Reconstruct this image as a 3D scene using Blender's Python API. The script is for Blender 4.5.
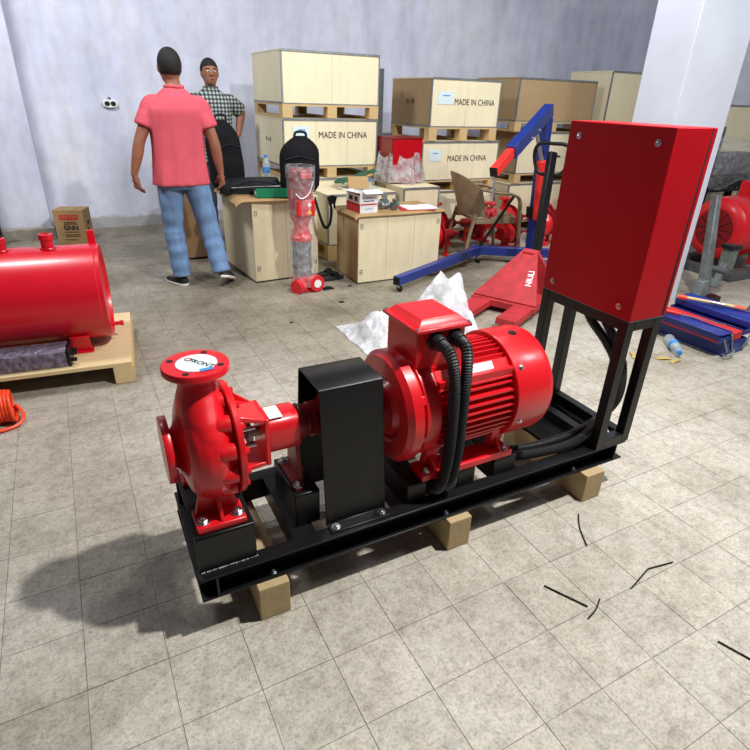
import bpy, bmesh, math, random
from mathutils import Vector, Matrix, Euler, noise
random.seed(7)
for o in list(bpy.data.objects): bpy.data.objects.remove(o)
SC = bpy.context.scene
C = SC.collection
PI = math.pi
V = Vector

# ------------------------------------------------------------------ camera
YAW, PITCH, ROLL, FPX = -0.4903, 0.4675, 0.0349, 551.1
cam = bpy.data.objects.new('camera', bpy.data.cameras.new('camera'))
C.objects.link(cam)
cy, sy, cp, sp = math.cos(YAW), math.sin(YAW), math.cos(PITCH), math.sin(PITCH)
fwd = V((-sy*cp, cy*cp, -sp)); rgt = V((cy, sy, 0)); upv = rgt.cross(fwd)
cr, sr = math.cos(ROLL), math.sin(ROLL)
r2 = cr*rgt + sr*upv; u2 = -sr*rgt + cr*upv
Mx = Matrix((r2, u2, -fwd)).transposed().to_4x4()
Mx.translation = V((-0.1112, -1.236, 1.4835))
cam.matrix_world = Mx
cam.data.sensor_width = 36; cam.data.lens = FPX/750*36
cam.data.clip_start = 0.05; cam.data.clip_end = 60
SC.camera = cam

# ------------------------------------------------------------------ light
w = bpy.data.worlds.new('world'); SC.world = w; w.use_nodes = True
w.node_tree.nodes['Background'].inputs[0].default_value = (0.88, 0.92, 1.0, 1)
w.node_tree.nodes['Background'].inputs[1].default_value = 0.075
def lamp(name, loc, target, size, power, col=(1, .975, .94), sy_=None):
    l = bpy.data.lights.new(name, 'AREA'); l.energy = power; l.color = col
    l.shape = 'RECTANGLE' if sy_ else 'DISK'; l.size = size
    if sy_: l.size_y = sy_
    o = bpy.data.objects.new(name, l); C.objects.link(o); o.location = loc
    o.rotation_euler = (V(target)-V(loc)).to_track_quat('-Z', 'Y').to_euler()
    return o
lamp('ceiling_lamp_key', (1.95, -0.58, 3.8), (1.5, 0.2, 0), .16, 205)
lamp('fill_light_back', (3.2, 1.7, 4.1), (3.0, 4.2, .6), .9, 115, (.95, .97, 1))  # added fill without a fixture, brightens the crate fronts
lamp('fill_light_right', (5.2, -1.2, 3.9), (4.8, 1.2, .4), .9, 70, (.95, .97, 1))  # unseen fill, added to light the front face of the column
lamp('fill_light_left', (-1.0, 2.8, 4.1), (-.4, 5.6, 1.0), .9, 135, (.95, .97, 1))  # fill light added to lift the back wall, no fixture there
vs = SC.view_settings
vs.view_transform = 'Standard'; vs.look = 'None'; vs.gamma = 1; vs.exposure = 0.0
vs.use_curve_mapping = False

# ------------------------------------------------------------------ materials
def srgb(r, g, b):
    f = lambda c: (c/255/12.92) if c/255 <= .04045 else ((c/255+.055)/1.055)**2.4
    return (f(r), f(g), f(b))
class NT:
    def __init__(s, name):
        s.m = bpy.data.materials.new(name); s.m.use_nodes = True
        s.t = s.m.node_tree; s.b = s.t.nodes['Principled BSDF']
    def n(s, k, **kw):
        x = s.t.nodes.new(k)
        for a, v in kw.items():
            if hasattr(x, a): setattr(x, a, v)
        return x
    def l(s, a, b): s.t.links.new(a, b)
    def noise(s, vec, scale, detail=4, rough=.55):
        x = s.n('ShaderNodeTexNoise'); x.inputs['Scale'].default_value = scale
        x.inputs['Detail'].default_value = detail; x.inputs['Roughness'].default_value = rough
        s.l(vec, x.inputs['Vector']); return x.outputs['Fac']
    def ramp(s, fac, stops):
        x = s.n('ShaderNodeValToRGB'); e = x.color_ramp.elements
        while len(e) < len(stops): e.new(.5)
        for i, (p, c) in enumerate(stops): e[i].position = p; e[i].color = (*c, 1)
        s.l(fac, x.inputs[0]); return x.outputs[0]
    def mix(s, fac, a, b, mode='MIX'):
        x = s.n('ShaderNodeMix', data_type='RGBA', blend_type=mode)
        for i, v in ((0, fac), (6, a), (7, b)):
            if isinstance(v, (int, float)): x.inputs[i].default_value = v
            elif isinstance(v, tuple): x.inputs[i].default_value = (*v, 1)
            else: s.l(v, x.inputs[i])
        return x.outputs[2]
    def mapping(s, vec, scale=(1, 1, 1), rot=(0, 0, 0)):
        x = s.n('ShaderNodeMapping'); x.inputs['Scale'].default_value = scale; x.inputs['Rotation'].default_value = rot
        s.l(vec, x.inputs['Vector']); return x.outputs[0]
    def bump(s, h, strength, dist=.01):
        x = s.n('ShaderNodeBump'); x.inputs['Strength'].default_value = strength; x.inputs['Distance'].default_value = dist
        s.l(h, x.inputs['Height']); s.l(x.outputs[0], s.b.inputs['Normal'])
    def obj(s): return s.n('ShaderNodeTexCoord').outputs['Object']
    def pos(s): return s.n('ShaderNodeNewGeometry').outputs['Position']
def scl(c, k): return tuple(min(1, x*k) for x in c)
def P(name, col, rough=.5, metal=0, var=.1, scale=8, bump=0, bscale=120, coat=0, spec=.5, stretch=(1, 1, 1), alpha=1, trans=0):
    t = NT(name); v = t.mapping(t.obj(), stretch)
    f = t.noise(v, scale)
    t.l(t.ramp(f, [(.3, scl(col, 1-var)), (.7, scl(col, 1+var))]), t.b.inputs['Base Color'])
    t.b.inputs['Roughness'].default_value = rough; t.b.inputs['Metallic'].default_value = metal
    t.b.inputs['Specular IOR Level'].default_value = spec
    t.b.inputs['Coat Weight'].default_value = coat; t.b.inputs['Coat Roughness'].default_value = .15
    t.b.inputs['Alpha'].default_value = alpha; t.b.inputs['Transmission Weight'].default_value = trans
    if bump: t.bump(t.noise(v, bscale, 3), bump, .004)
    return t.m
M = {}
M['red'] = P('red_paint', srgb(212, 20, 32), .34, 0, .07, 5, .06, 60, .25)
M['cabred'] = P('cabinet_red_paint', srgb(178, 4, 22), .45, 0, .05, 3, .12, 260, 0, .22)
M['tankred'] = P('tank_red_paint', srgb(205, 10, 36), .33, 0, .06, 3, .03, 30, .2)
M['oldred'] = P('worn_red_paint', srgb(172, 40, 46), .6, 0, .22, 9, .1, 60)
M['darkred'] = P('dark_red_paint', srgb(130, 10, 18), .4, 0, .2, 9, .05)
M['black'] = P('black_paint', srgb(14, 14, 16), .36, 0, .25, 6, .08, 120, 0, .4)
M['blackmatte'] = P('black_fabric', srgb(17, 17, 21), .85, 0, .35, 20, .4, 240, 0, .2)
M['blackstrap'] = P('dark_grey_fabric', srgb(38, 40, 44), .8, 0, .25, 20, .3, 200, 0, .2)
M['conduit'] = P('black_conduit', srgb(24, 25, 28), .45, 0, .2, 10)
M['chrome'] = P('zinc_bolt', srgb(205, 207, 210), .28, 1, .1, 30)
M['steel'] = P('galvanised_steel', srgb(140, 146, 148), .5, .6, .25, 14, .1)
M['greymetal'] = P('grey_metal', srgb(92, 94, 96), .55, .3, .25, 8, .1)
M['castgreen'] = P('grey_green_paint', srgb(110, 118, 112), .5, .2, .25, 12)
M['blue'] = P('blue_paint', srgb(26, 48, 126), .4, 0, .12, 8, .05, 60, .15)
M['toolblue'] = P('toolbox_blue', srgb(16, 42, 128), .38, 0, .12, 10, .04, 60, .15)
M['orangered'] = P('boom_red', srgb(226, 44, 40), .45, 0, .1, 8)
M['white'] = P('white_print', srgb(236, 238, 240), .5, 0, .04, 10)
M['sticker'] = P('sticker_paper', srgb(214, 232, 236), .4, 0, .05, 20)
M['blueink'] = P('blue_print', srgb(70, 140, 205), .5, 0, .05, 20)
M['ink'] = P('black_ink', srgb(40, 36, 32), .7, 0, .15, 30)
M['redink'] = P('red_ink', srgb(190, 38, 36), .6, 0, .12, 30)
M['yellow'] = P('warning_yellow', srgb(238, 186, 20), .5, 0, .06, 30)
M['hole'] = P('dark_hole', srgb(26, 12, 12), .8, 0, .1, 10)
M['gap'] = P('near_black_fill', srgb(12, 10, 10), .9, 0, .1, 10)  # near-black for the cabinet door seam and the wrapped bench
M['orange'] = P('orange_hose', srgb(240, 74, 30), .4, 0, .08, 20)
M['darkgreen'] = P('tarp_green', srgb(22, 84, 62), .6, 0, .2, 10)
M['green'] = P('binder_green', srgb(16, 122, 84), .45, 0, .12, 10)
M['chair'] = P('brown_plastic', srgb(142, 122, 96), .5, 0, .16, 14, .2, 180)
M['pink'] = P('coral_pink_cotton', srgb(212, 92, 106), .9, 0, .06, 6, .15, 300, 0, .1)
M['skin'] = P('skin', srgb(150, 98, 74), .55, 0, .12, 14, .05, 120)
M['lip'] = P('lip', srgb(126, 66, 58), .5, 0, .1, 20)
M['hair'] = P('black_hair', srgb(22, 18, 16), .75, 0, .4, 70, 1.0, 90)
M['shoe'] = P('black_canvas', srgb(28, 27, 30), .8, 0, .2, 40)
M['sole'] = P('white_rubber', srgb(226, 224, 218), .6, 0, .06, 30)
M['trouser'] = P('dark_trouser', srgb(42, 44, 52), .85, 0, .2, 20)
M['brownwood'] = P('brown_box_board', srgb(134, 104, 74), .75, 0, .18, 6, .1, 60)
M['bottle'] = P('clear_bottle', srgb(214, 232, 240), .08, 0, .04, 10, 0, 0, 0, .6, (1, 1, 1), .45, .3)
M['cap'] = P('blue_cap', srgb(40, 130, 220), .4, 0, .05, 20)
M['leaf'] = P('dry_scrap', srgb(176, 148, 84), .85, 0, .3, 40)

def wood(name, col, var=.16, st=(1, 14, 14), scale=3, bump=.15):
    t = NT(name); v = t.mapping(t.obj(), st)
    f = t.noise(v, scale, 6, .6); g = t.noise(t.obj(), 2.2, 3)
    c = t.ramp(f, [(.25, scl(col, 1-var)), (.5, col), (.8, scl(col, 1+var*.6))])
    c = t.mix(.5, c, t.ramp(g, [(.3, scl(col, .86)), (.7, scl(col, 1.06))]), 'MULTIPLY') if False else t.mix(.3, c, t.ramp(g, [(.3, scl(col, .82)), (.7, scl(col, 1.08))]))
    t.l(c, t.b.inputs['Base Color']); t.b.inputs['Roughness'].default_value = .72
    t.b.inputs['Specular IOR Level'].default_value = .25
    t.bump(f, bump, .003); return t.m
M['timber'] = wood('pine_timber', srgb(178, 156, 118), .25, (9, 1.5, 9), 5)
M['pallet'] = wood('pallet_plywood', srgb(214, 190, 146), .16, (3, 12, 12), 4)
M['ply'] = wood('cream_plywood', srgb(234, 224, 190), .09, (8, 8, 1.2), 2)
M['plyold'] = wood('stained_plywood', srgb(226, 214, 180), .16, (6, 6, 1.2), 2.5)
M['tan'] = wood('tan_board', srgb(176, 150, 112), .14, (6, 6, 2), 3)
M['paltimber'] = wood('pallet_timber', srgb(206, 176, 126), .18, (2, 10, 10), 4)
M['card'] = wood('cardboard', srgb(164, 134, 92), .08, (2, 2, 20), 3, .05)

def crinkle(name, col, alpha, rough, trans=0.0, bs=26, strength=.9):
    t = NT(name); v = t.obj()
    vo = t.n('ShaderNodeTexVoronoi', feature='F1'); vo.inputs['Scale'].default_value = bs
    t.l(t.mapping(v, (1, 1, .6)), vo.inputs['Vector'])
    nf = t.noise(v, bs*.7, 5, .65)
    ad = t.n('ShaderNodeMath', operation='ADD'); t.l(vo.outputs['Distance'], ad.inputs[0]); t.l(nf, ad.inputs[1])
    t.bump(ad.outputs[0], strength, .02)
    t.b.inputs['Base Color'].default_value = (*col, 1); t.b.inputs['Roughness'].default_value = rough
    mr = t.n('ShaderNodeMapRange'); mr.inputs['From Min'].default_value = .35; mr.inputs['From Max'].default_value = .65
    mr.inputs['To Min'].default_value = alpha*.45; mr.inputs['To Max'].default_value = min(1, alpha*1.6)
    t.l(nf, mr.inputs['Value']); t.l(mr.outputs[0], t.b.inputs['Alpha'])
    t.b.inputs['Transmission Weight'].default_value = trans
    return t.m
M['wrap'] = crinkle('clear_wrap', (.84, .86, .90), .11, .08, 0, 30, 1.0)
M['wrapgrey'] = crinkle('grey_haze_wrap', (.66, .67, .70), .34, .10, 0, 18, 1.0)
M['bag'] = crinkle('white_plastic_bag', (.88, .90, .95), .42, .20, .0, 12, .6)
M['wrapdark'] = crinkle('smoky_wrap', (.36, .30, .42), .28, .10, 0, 34, .7)

def denim():
    t = NT('blue_denim'); v = t.obj(); c = srgb(104, 134, 172)
    f = t.noise(v, 9, 5); g = t.noise(t.mapping(v, (1, 1, .35)), 30, 3)
    a = t.ramp(f, [(.3, scl(c, .78)), (.7, scl(c, 1.22))])
    t.l(t.mix(.35, a, t.ramp(g, [(.35, scl(c, .7)), (.65, scl(c, 1.3))])), t.b.inputs['Base Color'])
    t.b.inputs['Roughness'].default_value = .9; t.bump(g, .3, .006); return t.m
M['denim'] = denim()
def checks():
    t = NT('checked_shirt'); v = t.obj()
    sx = t.n('ShaderNodeSeparateXYZ'); t.l(v, sx.inputs[0])
    def band(o, per):
        a = t.n('ShaderNodeMath', operation='MULTIPLY'); a.inputs[1].default_value = 1/per; t.l(o, a.inputs[0])
        b = t.n('ShaderNodeMath', operation='FRACT'); t.l(a.outputs[0], b.inputs[0])
        c = t.n('ShaderNodeMath', operation='GREATER_THAN'); c.inputs[1].default_value = .5; t.l(b.outputs[0], c.inputs[0]); return c.outputs[0]
    s = t.n('ShaderNodeMath', operation='ADD'); t.l(band(sx.outputs[0], .036), s.inputs[0]); t.l(band(sx.outputs[2], .036), s.inputs[1])
    h = t.n('ShaderNodeMath', operation='MULTIPLY'); h.inputs[1].default_value = .5; t.l(s.outputs[0], h.inputs[0])
    t.l(t.ramp(h.outputs[0], [(0, srgb(36, 40, 44)), (.5, srgb(96, 104, 104)), (1, srgb(178, 186, 182))]), t.b.inputs['Base Color'])
    t.b.inputs['Roughness'].default_value = .9; return t.m
M['check'] = checks()

PITCHT, TH, TX, TY = .2145, .0128, -.335, .395
def tilemat(name, base, grout=False):
    t = NT(name); p = t.pos(); pr = t.mapping(p, (1, 1, 1), (0, 0, -TH))
    # one value per tile
    sub = t.n('ShaderNodeVectorMath', operation='SUBTRACT'); sub.inputs[1].default_value = (TX, TY, 0); t.l(pr, sub.inputs[0])
    sc_ = t.n('ShaderNodeVectorMath', operation='SCALE'); sc_.inputs['Scale'].default_value = 1/PITCHT; t.l(sub.outputs[0], sc_.inputs[0])
    fl = t.n('ShaderNodeVectorMath', operation='FLOOR'); t.l(sc_.outputs[0], fl.inputs[0])
    mz = t.n('ShaderNodeVectorMath', operation='MULTIPLY'); mz.inputs[1].default_value = (1, 1, 0); t.l(fl.outputs[0], mz.inputs[0])
    wn = t.n('ShaderNodeTexWhiteNoise'); t.l(mz.outputs[0], wn.inputs['Vector'])
    per = t.ramp(wn.outputs['Value'], [(0, scl(base, .88)), (1, scl(base, 1.08))])
    f1 = t.noise(p, 34, 5, .7); f2 = t.noise(p, 2.2, 5, .6); f3 = t.noise(p, 105, 4, .75); f5 = t.noise(p, 11, 4, .65)
    c = t.mix(.55, per, t.ramp(f1, [(.3, scl(base, .50)), (.5, scl(base, .96)), (.72, scl(base, 1.25))]))
    c = t.mix(.8, c, t.ramp(f2, [(.28, (.66, .64, .60)), (.5, (.95, .94, .92)), (.7, (1.0, 1.0, 1.0))]), 'MULTIPLY')
    c = t.mix(.75, c, t.ramp(f3, [(.32, (.50, .48, .46)), (.52, (1, 1, 1)), (.75, (1.12, 1.12, 1.12))]), 'MULTIPLY')
    c = t.mix(.7, c, t.ramp(f5, [(.32, (.70, .68, .65)), (.55, (1, 1, 1))]), 'MULTIPLY')
    # trodden-in dirt in patches
    f4 = t.noise(p, .75, 4, .6)
    c = t.mix(.75, c, t.ramp(f4, [(.36, (.66, .63, .57)), (.56, (1, 1, 1))]), 'MULTIPLY')
    # aisle before the crates darkened: grime plus the dimmer light there, painted in
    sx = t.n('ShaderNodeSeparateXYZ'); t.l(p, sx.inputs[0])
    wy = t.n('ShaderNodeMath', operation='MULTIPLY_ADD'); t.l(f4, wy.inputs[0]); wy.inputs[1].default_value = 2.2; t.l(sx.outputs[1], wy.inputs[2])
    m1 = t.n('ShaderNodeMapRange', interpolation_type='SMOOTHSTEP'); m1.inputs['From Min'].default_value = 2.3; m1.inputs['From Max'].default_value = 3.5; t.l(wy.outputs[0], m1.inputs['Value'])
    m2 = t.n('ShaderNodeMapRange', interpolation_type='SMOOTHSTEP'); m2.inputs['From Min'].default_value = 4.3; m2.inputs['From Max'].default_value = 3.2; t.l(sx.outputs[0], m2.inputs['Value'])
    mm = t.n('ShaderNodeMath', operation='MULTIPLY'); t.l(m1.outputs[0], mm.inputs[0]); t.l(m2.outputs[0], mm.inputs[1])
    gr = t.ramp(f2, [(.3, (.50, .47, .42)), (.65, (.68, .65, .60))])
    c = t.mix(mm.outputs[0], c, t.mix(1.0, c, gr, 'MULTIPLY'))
    t.l(c, t.b.inputs['Base Color'])
    t.l(t.ramp(f1, [(.3, (.62,)*3), (.7, (.46,)*3)]), t.b.inputs['Roughness'])
    t.b.inputs['Specular IOR Level'].default_value = .3
    t.bump(f1, .25, .004); return t.m
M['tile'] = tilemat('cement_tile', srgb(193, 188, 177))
M['grout'] = P('dirty_grout', srgb(140, 134, 124), .9, 0, .2, 20)

def plaster():
    t = NT('lavender_plaster'); p = t.pos(); v = t.mapping(p, (1, 1, .45))
    base = srgb(212, 216, 236)
    a = t.noise(v, 1.6, 5, .6); b = t.noise(p, 5, 5, .65); d = t.noise(t.mapping(p, (1, 1, .2)), 9, 4)
    c = t.ramp(a, [(.3, srgb(178, 184, 208)), (.5, base), (.72, srgb(236, 238, 246))])
    c = t.mix(.35, c, t.ramp(b, [(.35, srgb(172, 176, 192)), (.65, srgb(226, 228, 242))]))
    c = t.mix(.3, c, t.ramp(d, [(.35, srgb(186, 182, 186)), (.6, base)]))
    # chipped specks
    s = t.noise(p, 26, 3, .5)
    c = t.mix(t.ramp(s, [(.70, (0, 0, 0)), (.74, (.5, .5, .5))]), c, srgb(150, 146, 140))
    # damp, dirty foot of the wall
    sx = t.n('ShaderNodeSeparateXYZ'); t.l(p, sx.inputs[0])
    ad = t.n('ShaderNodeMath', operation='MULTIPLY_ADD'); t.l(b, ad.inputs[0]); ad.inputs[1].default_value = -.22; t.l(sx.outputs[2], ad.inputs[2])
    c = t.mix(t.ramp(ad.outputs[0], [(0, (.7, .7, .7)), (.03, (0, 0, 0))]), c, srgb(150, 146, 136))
    t.l(c, t.b.inputs['Base Color']); t.b.inputs['Roughness'].default_value = .85
    t.bump(b, .3, .01); return t.m
M['wall'] = plaster()
M['whitewall'] = P('white_column_paint', srgb(206, 212, 226), .75, 0, .05, 3, .15, 20)
M['plinth'] = P('rough_mortar', srgb(150, 144, 132), .9, 0, .25, 14, .6, 40)

# ------------------------------------------------------------------ mesh helpers
def spline(pts, n=6):
    pts = [V(p) for p in pts]; out = []
    for i in range(len(pts)-1):
        p0 = pts[max(i-1, 0)]; p1 = pts[i]; p2 = pts[i+1]; p3 = pts[min(i+2, len(pts)-1)]
        for k in range(n):
            t = k/n
            out.append(.5*((2*p1)+(p2-p0)*t+(2*p0-5*p1+4*p2-p3)*t*t+(3*p1-p0-3*p2+p3)*t**3))
    out.append(pts[-1]); return out
def frame(d):
    d = V(d).normalized(); a = V((0, 0, 1)) if abs(d.z) < .9 else V((1, 0, 0))
    u = d.cross(a).normalized(); return u, d.cross(u).normalized()
class B:
    def __init__(s): s.bm = bmesh.new()
    def box(s, c, d, rot=None):
        m = Matrix.Translation(c) @ (Euler(rot).to_matrix().to_4x4() if rot else Matrix()) @ Matrix.Diagonal((*d, 1))
        bmesh.ops.create_cube(s.bm, size=1, matrix=m); return s
    def bx(s, x0, x1, y0, y1, z0, z1): return s.box(((x0+x1)/2, (y0+y1)/2, (z0+z1)/2), (x1-x0, y1-y0, z1-z0))
    def bar(s, p0, p1, a, b):
        p0, p1 = V(p0), V(p1); d = p1-p0
        u, v = frame(d); m = Matrix((u, v, d.normalized())).transposed().to_4x4(); m.translation = (p0+p1)/2
        bmesh.ops.create_cube(s.bm, size=1, matrix=m @ Matrix.Diagonal((a, b, d.length, 1))); return s
    def rings(s, rs, cap=True, closed=False):
        vv = [[s.bm.verts.new(p) for p in r] for r in rs]; n = len(vv[0])
        pairs = list(zip(vv, vv[1:])) + ([(vv[-1], vv[0])] if closed else [])
        for a, b in pairs:
            for i in range(n):
                j = (i+1) % n
                s.bm.faces.new((a[i], a[j], b[j], b[i]))
        if cap and not closed:
            s.bm.faces.new(list(reversed(vv[0]))); s.bm.faces.new(vv[-1])
        return s
    def cyl(s, p0, p1, r0, r1=None, n=20):
        r1 = r0 if r1 is None else r1
        p0, p1 = V(p0), V(p1); u, v = frame(p1-p0)
        return s.rings([[p+r*(math.cos(2*PI*k/n)*u+math.sin(2*PI*k/n)*v) for k in range(n)] for p, r in ((p0, r0), (p1, r1))])
    def lathe(s, prof, o, ax, n=36, cap=True):
        o, ax = V(o), V(ax).normalized(); u, v = frame(ax)
        return s.rings([[o+ax*t+max(r, 1e-4)*(math.cos(2*PI*k/n)*u+math.sin(2*PI*k/n)*v) for k in range(n)] for t, r in prof], cap)
    def tube(s, pts, r, n=8, closed=False):
        pts = [V(p) for p in pts]; m = len(pts); rs = []
        u = None
        for i, p in enumerate(pts):
            if closed: d = pts[(i+1) % m]-pts[i-1]
            else: d = pts[min(i+1, m-1)]-pts[max(i-1, 0)]
            d.normalize()
            if u is None: u, v = frame(d)
            else:
                u = (u-d*u.dot(d)).normalized(); v = d.cross(u)
            rr = r[i] if isinstance(r, (list, tuple)) else r
            ra, rb = rr if isinstance(rr, tuple) else (rr, rr)
            rs.append([p+ra*math.cos(2*PI*k/n)*u+rb*math.sin(2*PI*k/n)*v for k in range(n)])
        return s.rings(rs, True, closed)
    def prism(s, poly, o, u, v, wv):
        o, u, v, wv = V(o), V(u), V(v), V(wv)
        a = [o+u*x+v*y for x, y in poly]
        return s.rings([a, [p+wv for p in a]])
    def ball(s, c, r, n=14):
        r = (r, r, r) if not isinstance(r, (tuple, list)) else r
        bmesh.ops.create_uvsphere(s.bm, u_segments=n, v_segments=max(6, n*2//3), radius=1,
                                  matrix=Matrix.Translation(c) @ Matrix.Diagonal((*r, 1))); return s
    def ring(s, o, ax, R, r, n=28, m=8):
        o = V(o); u, v = frame(ax)
        return s.tube([o+R*(math.cos(2*PI*k/n)*u+math.sin(2*PI*k/n)*v) for k in range(n)], r, m, True)
    def sheet(s, f, nu, nv, th=.002):
        g = [[V(f(i/nu, j/nv)) for j in range(nv+1)] for i in range(nu+1)]
        def nrm(i, j):
            a = g[min(i+1, nu)][j]-g[max(i-1, 0)][j]; b = g[i][min(j+1, nv)]-g[i][max(j-1, 0)]
            c = a.cross(b); return c.normalized() if c.length > 1e-9 else V((0, 0, 1))
        top = [[s.bm.verts.new(g[i][j]) for j in range(nv+1)] for i in range(nu+1)]
        bot = [[s.bm.verts.new(g[i][j]-nrm(i, j)*th) for j in range(nv+1)] for i in range(nu+1)]
        for i in range(nu):
            for j in range(nv):
                s.bm.faces.new((top[i][j], top[i+1][j], top[i+1][j+1], top[i][j+1]))
                s.bm.faces.new((bot[i][j], bot[i][j+1], bot[i+1][j+1], bot[i+1][j]))
        for i in range(nu):
            s.bm.faces.new((top[i][0], bot[i][0], bot[i+1][0], top[i+1][0])); s.bm.faces.new((top[i][nv], top[i+1][nv], bot[i+1][nv], bot[i][nv]))
        for j in range(nv):
            s.bm.faces.new((top[0][j], top[0][j+1], bot[0][j+1], bot[0][j])); s.bm.faces.new((top[nu][j], bot[nu][j], bot[nu][j+1], top[nu][j+1]))
        return s
    def out(s, name, mat, parent=None, bevel=0, smooth=38, label=None):
        bmesh.ops.recalc_face_normals(s.bm, faces=s.bm.faces)
        me = bpy.data.meshes.new(name); s.bm.to_mesh(me); s.bm.free()
        me.polygons.foreach_set('use_smooth', [True]*len(me.polygons))
        me.set_sharp_from_angle(angle=math.radians(smooth))
        me.materials.append(M[mat] if isinstance(mat, str) else mat)
        o = bpy.data.objects.new(name, me); C.objects.link(o)
        if parent: o.parent = parent
        if bevel:
            b = o.modifiers.new('bevel', 'BEVEL'); b.width = bevel; b.segments = 2; b.limit_method = 'ANGLE'; b.angle_limit = math.radians(40)
        if label: o['label'] = label
        return o
def thing(name, label, cat, loc=(0, 0, 0), rz=0, group=None, scale=1):
    o = bpy.data.objects.new(name, None); o.empty_display_size = .05; C.objects.link(o)
    o.location = loc; o.rotation_euler = (0, 0, rz); o.scale = (scale,)*3
    return tag(o, label, cat, group)
def tag(o, label, cat, group=None):
    o['label'] = label; o['category'] = cat
    if group: o['group'] = group
    return o
def struct(o): o['kind'] = 'structure'; return o
def share(name, me, parent, loc, rot=(0, 0, 0), scale=(1, 1, 1)):
    o = bpy.data.objects.new(name, me); C.objects.link(o); o.parent = parent
    o.location = loc; o.rotation_euler = rot; o.scale = scale; return o
def bake(o):
    dg = bpy.context.evaluated_depsgraph_get(); dg.update()
    me = bpy.data.meshes.new_from_object(o.evaluated_get(dg)); old = o.data
    o.modifiers.clear(); o.data = me; me.name = o.name; return o
def text(body, size, mat, parent, loc, xdir=(1, 0, 0), ydir=(0, 0, 1), name='lettering', depth=.0006, bold=0, sx=1):
    cu = bpy.data.curves.new('t', 'FONT'); cu.body = body; cu.size = size; cu.extrude = depth; cu.offset = bold
    cu.align_x = 'CENTER'; cu.align_y = 'CENTER'; cu.resolution_u = 3
    t = bpy.data.objects.new('t', cu); C.objects.link(t)
    dg = bpy.context.evaluated_depsgraph_get()
    me = bpy.data.meshes.new_from_object(t.evaluated_get(dg)); bpy.data.objects.remove(t); me.materials.clear(); me.materials.append(M[mat])
    o = bpy.data.objects.new(name, me); me.name = name; C.objects.link(o); o.parent = parent
    x = V(xdir).normalized(); y = V(ydir).normalized(); z = x.cross(y)
    m = Matrix((x, y, z)).transposed().to_4x4(); m.translation = V(loc)
    o.matrix_local = m @ Matrix.Diagonal((sx, 1, 1, 1)); return o
def fuse(b, name, mat, parent, voxel, smooth=6):
    o = b.out(name, mat, parent)
    r = o.modifiers.new('r', 'REMESH'); r.mode = 'VOXEL'; r.voxel_size = voxel; r.use_smooth_shade = True
    s = o.modifiers.new('s', 'SMOOTH'); s.iterations = smooth; s.factor = .5
    bake(o); o.data.polygons.foreach_set('use_smooth', [True]*len(o.data.polygons))
    if not o.data.materials: o.data.materials.append(M[mat])
    return o
def bolt_mesh(r=.011, h=.012):
    b = B(); b.cyl((0, 0, 0), (0, 0, h*.18), r*1.55, n=14); b.cyl((0, 0, h*.18), (0, 0, h*.8), r, n=6); b.cyl((0, 0, h*.8), (0, 0, h*1.15), r*.55, r*.45, n=10)
    o = b.out('bolt', 'chrome'); me = o.data; bpy.data.objects.remove(o); return me
BOLT = bolt_mesh()
def bolt(parent, loc, ax=(0, 0, 1), s=1.0, mat=None):
    q = V((0, 0, 1)).rotation_difference(V(ax)).to_euler()
    return share('bolt', BOLT, parent, loc, q, (s, s, s))

# ================================================================== SETTING
# floor: slab + tiles
fl = struct(B().bx(-4.5, 11, -2.6, 9, -.12, -.0028).out('floor', 'grout'))
G = PITCHT; gap = .0021
def tile_world(i, j):
    x, y = TX+(i+.5)*G, TY+(j+.5)*G
    return (x*math.cos(TH)-y*math.sin(TH), x*math.sin(TH)+y*math.cos(TH))
cand = []
Minv = Mx.inverted()
for i in range(-19, 50):
    for j in range(-13, 30):
        x, y = tile_world(i, j)
        if y > 6.15: continue
        q = Minv @ V((x, y, 0))
        vis = q.z < -.3 and abs(q.x/q.z)*FPX < 400 and abs(q.y/q.z)*FPX < 400
        cand.append((0 if vis else 1, q.length, i, j))
cand.sort()
tb = B()
hh = (G-gap)/2
tb.bx(-hh, hh, -hh, hh, -.006, 0)
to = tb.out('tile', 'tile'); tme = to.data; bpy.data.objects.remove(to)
rest = B()
for k, (a, d, i, j) in enumerate(cand):
    x, y = tile_world(i, j); dz = random.uniform(-.0008, 0)
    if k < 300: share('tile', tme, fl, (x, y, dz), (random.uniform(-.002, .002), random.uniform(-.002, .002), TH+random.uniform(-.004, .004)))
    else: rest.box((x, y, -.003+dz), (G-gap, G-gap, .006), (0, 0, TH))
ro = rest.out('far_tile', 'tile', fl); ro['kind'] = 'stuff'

struct(B().bx(-4.5, 8.2, 6.08, 6.3, -.1, 3.4).out('wall_back', 'wall'))
struct(B().bx(8.2, 8.4, -2.6, 6.3, -.1, 3.4).out('wall_right', 'wall'))
# pilaster on the left of the back wall, with its mortar plinth
pil = struct(B().bx(-2.6, -.42, 5.72, 6.08, .10, 3.4).out('wall_left', 'wall'))
B().sheet(lambda u, v: (-2.6+2.2*u, 5.66-.03*v+.012*math.sin(23*u), .12*v+.02*noise.noise((u*14, v*3, 1))), 40, 4, .05).out('plinth', 'plinth', pil)
# rubble line at the foot of the wall
# white column
struct(B().bx(3.72, 4.31, 1.60, 1.96, 0, 3.4).out('wall_column', 'whitewall', None, .006))
# steel door post at the far left
dp = struct(B().bx(-1.07, -.86, 5.40, 5.48, 0, 3.0).bx(-1.07, -1.03, 5.48, 5.62, 0, 3.0).out('door_1', 'greymetal', None, .004))
B().bx(-.872, -.855, 5.385, 5.40, 0, 3.0).out('door_edge', 'black', dp)

# ================================================================== PUMP SET
ps = thing('pump_set', 'large red motor driven pump with control cabinet on black steel skid', 'pump set', (0, 0, .056))
YC, ZC = .205, .498
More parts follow.
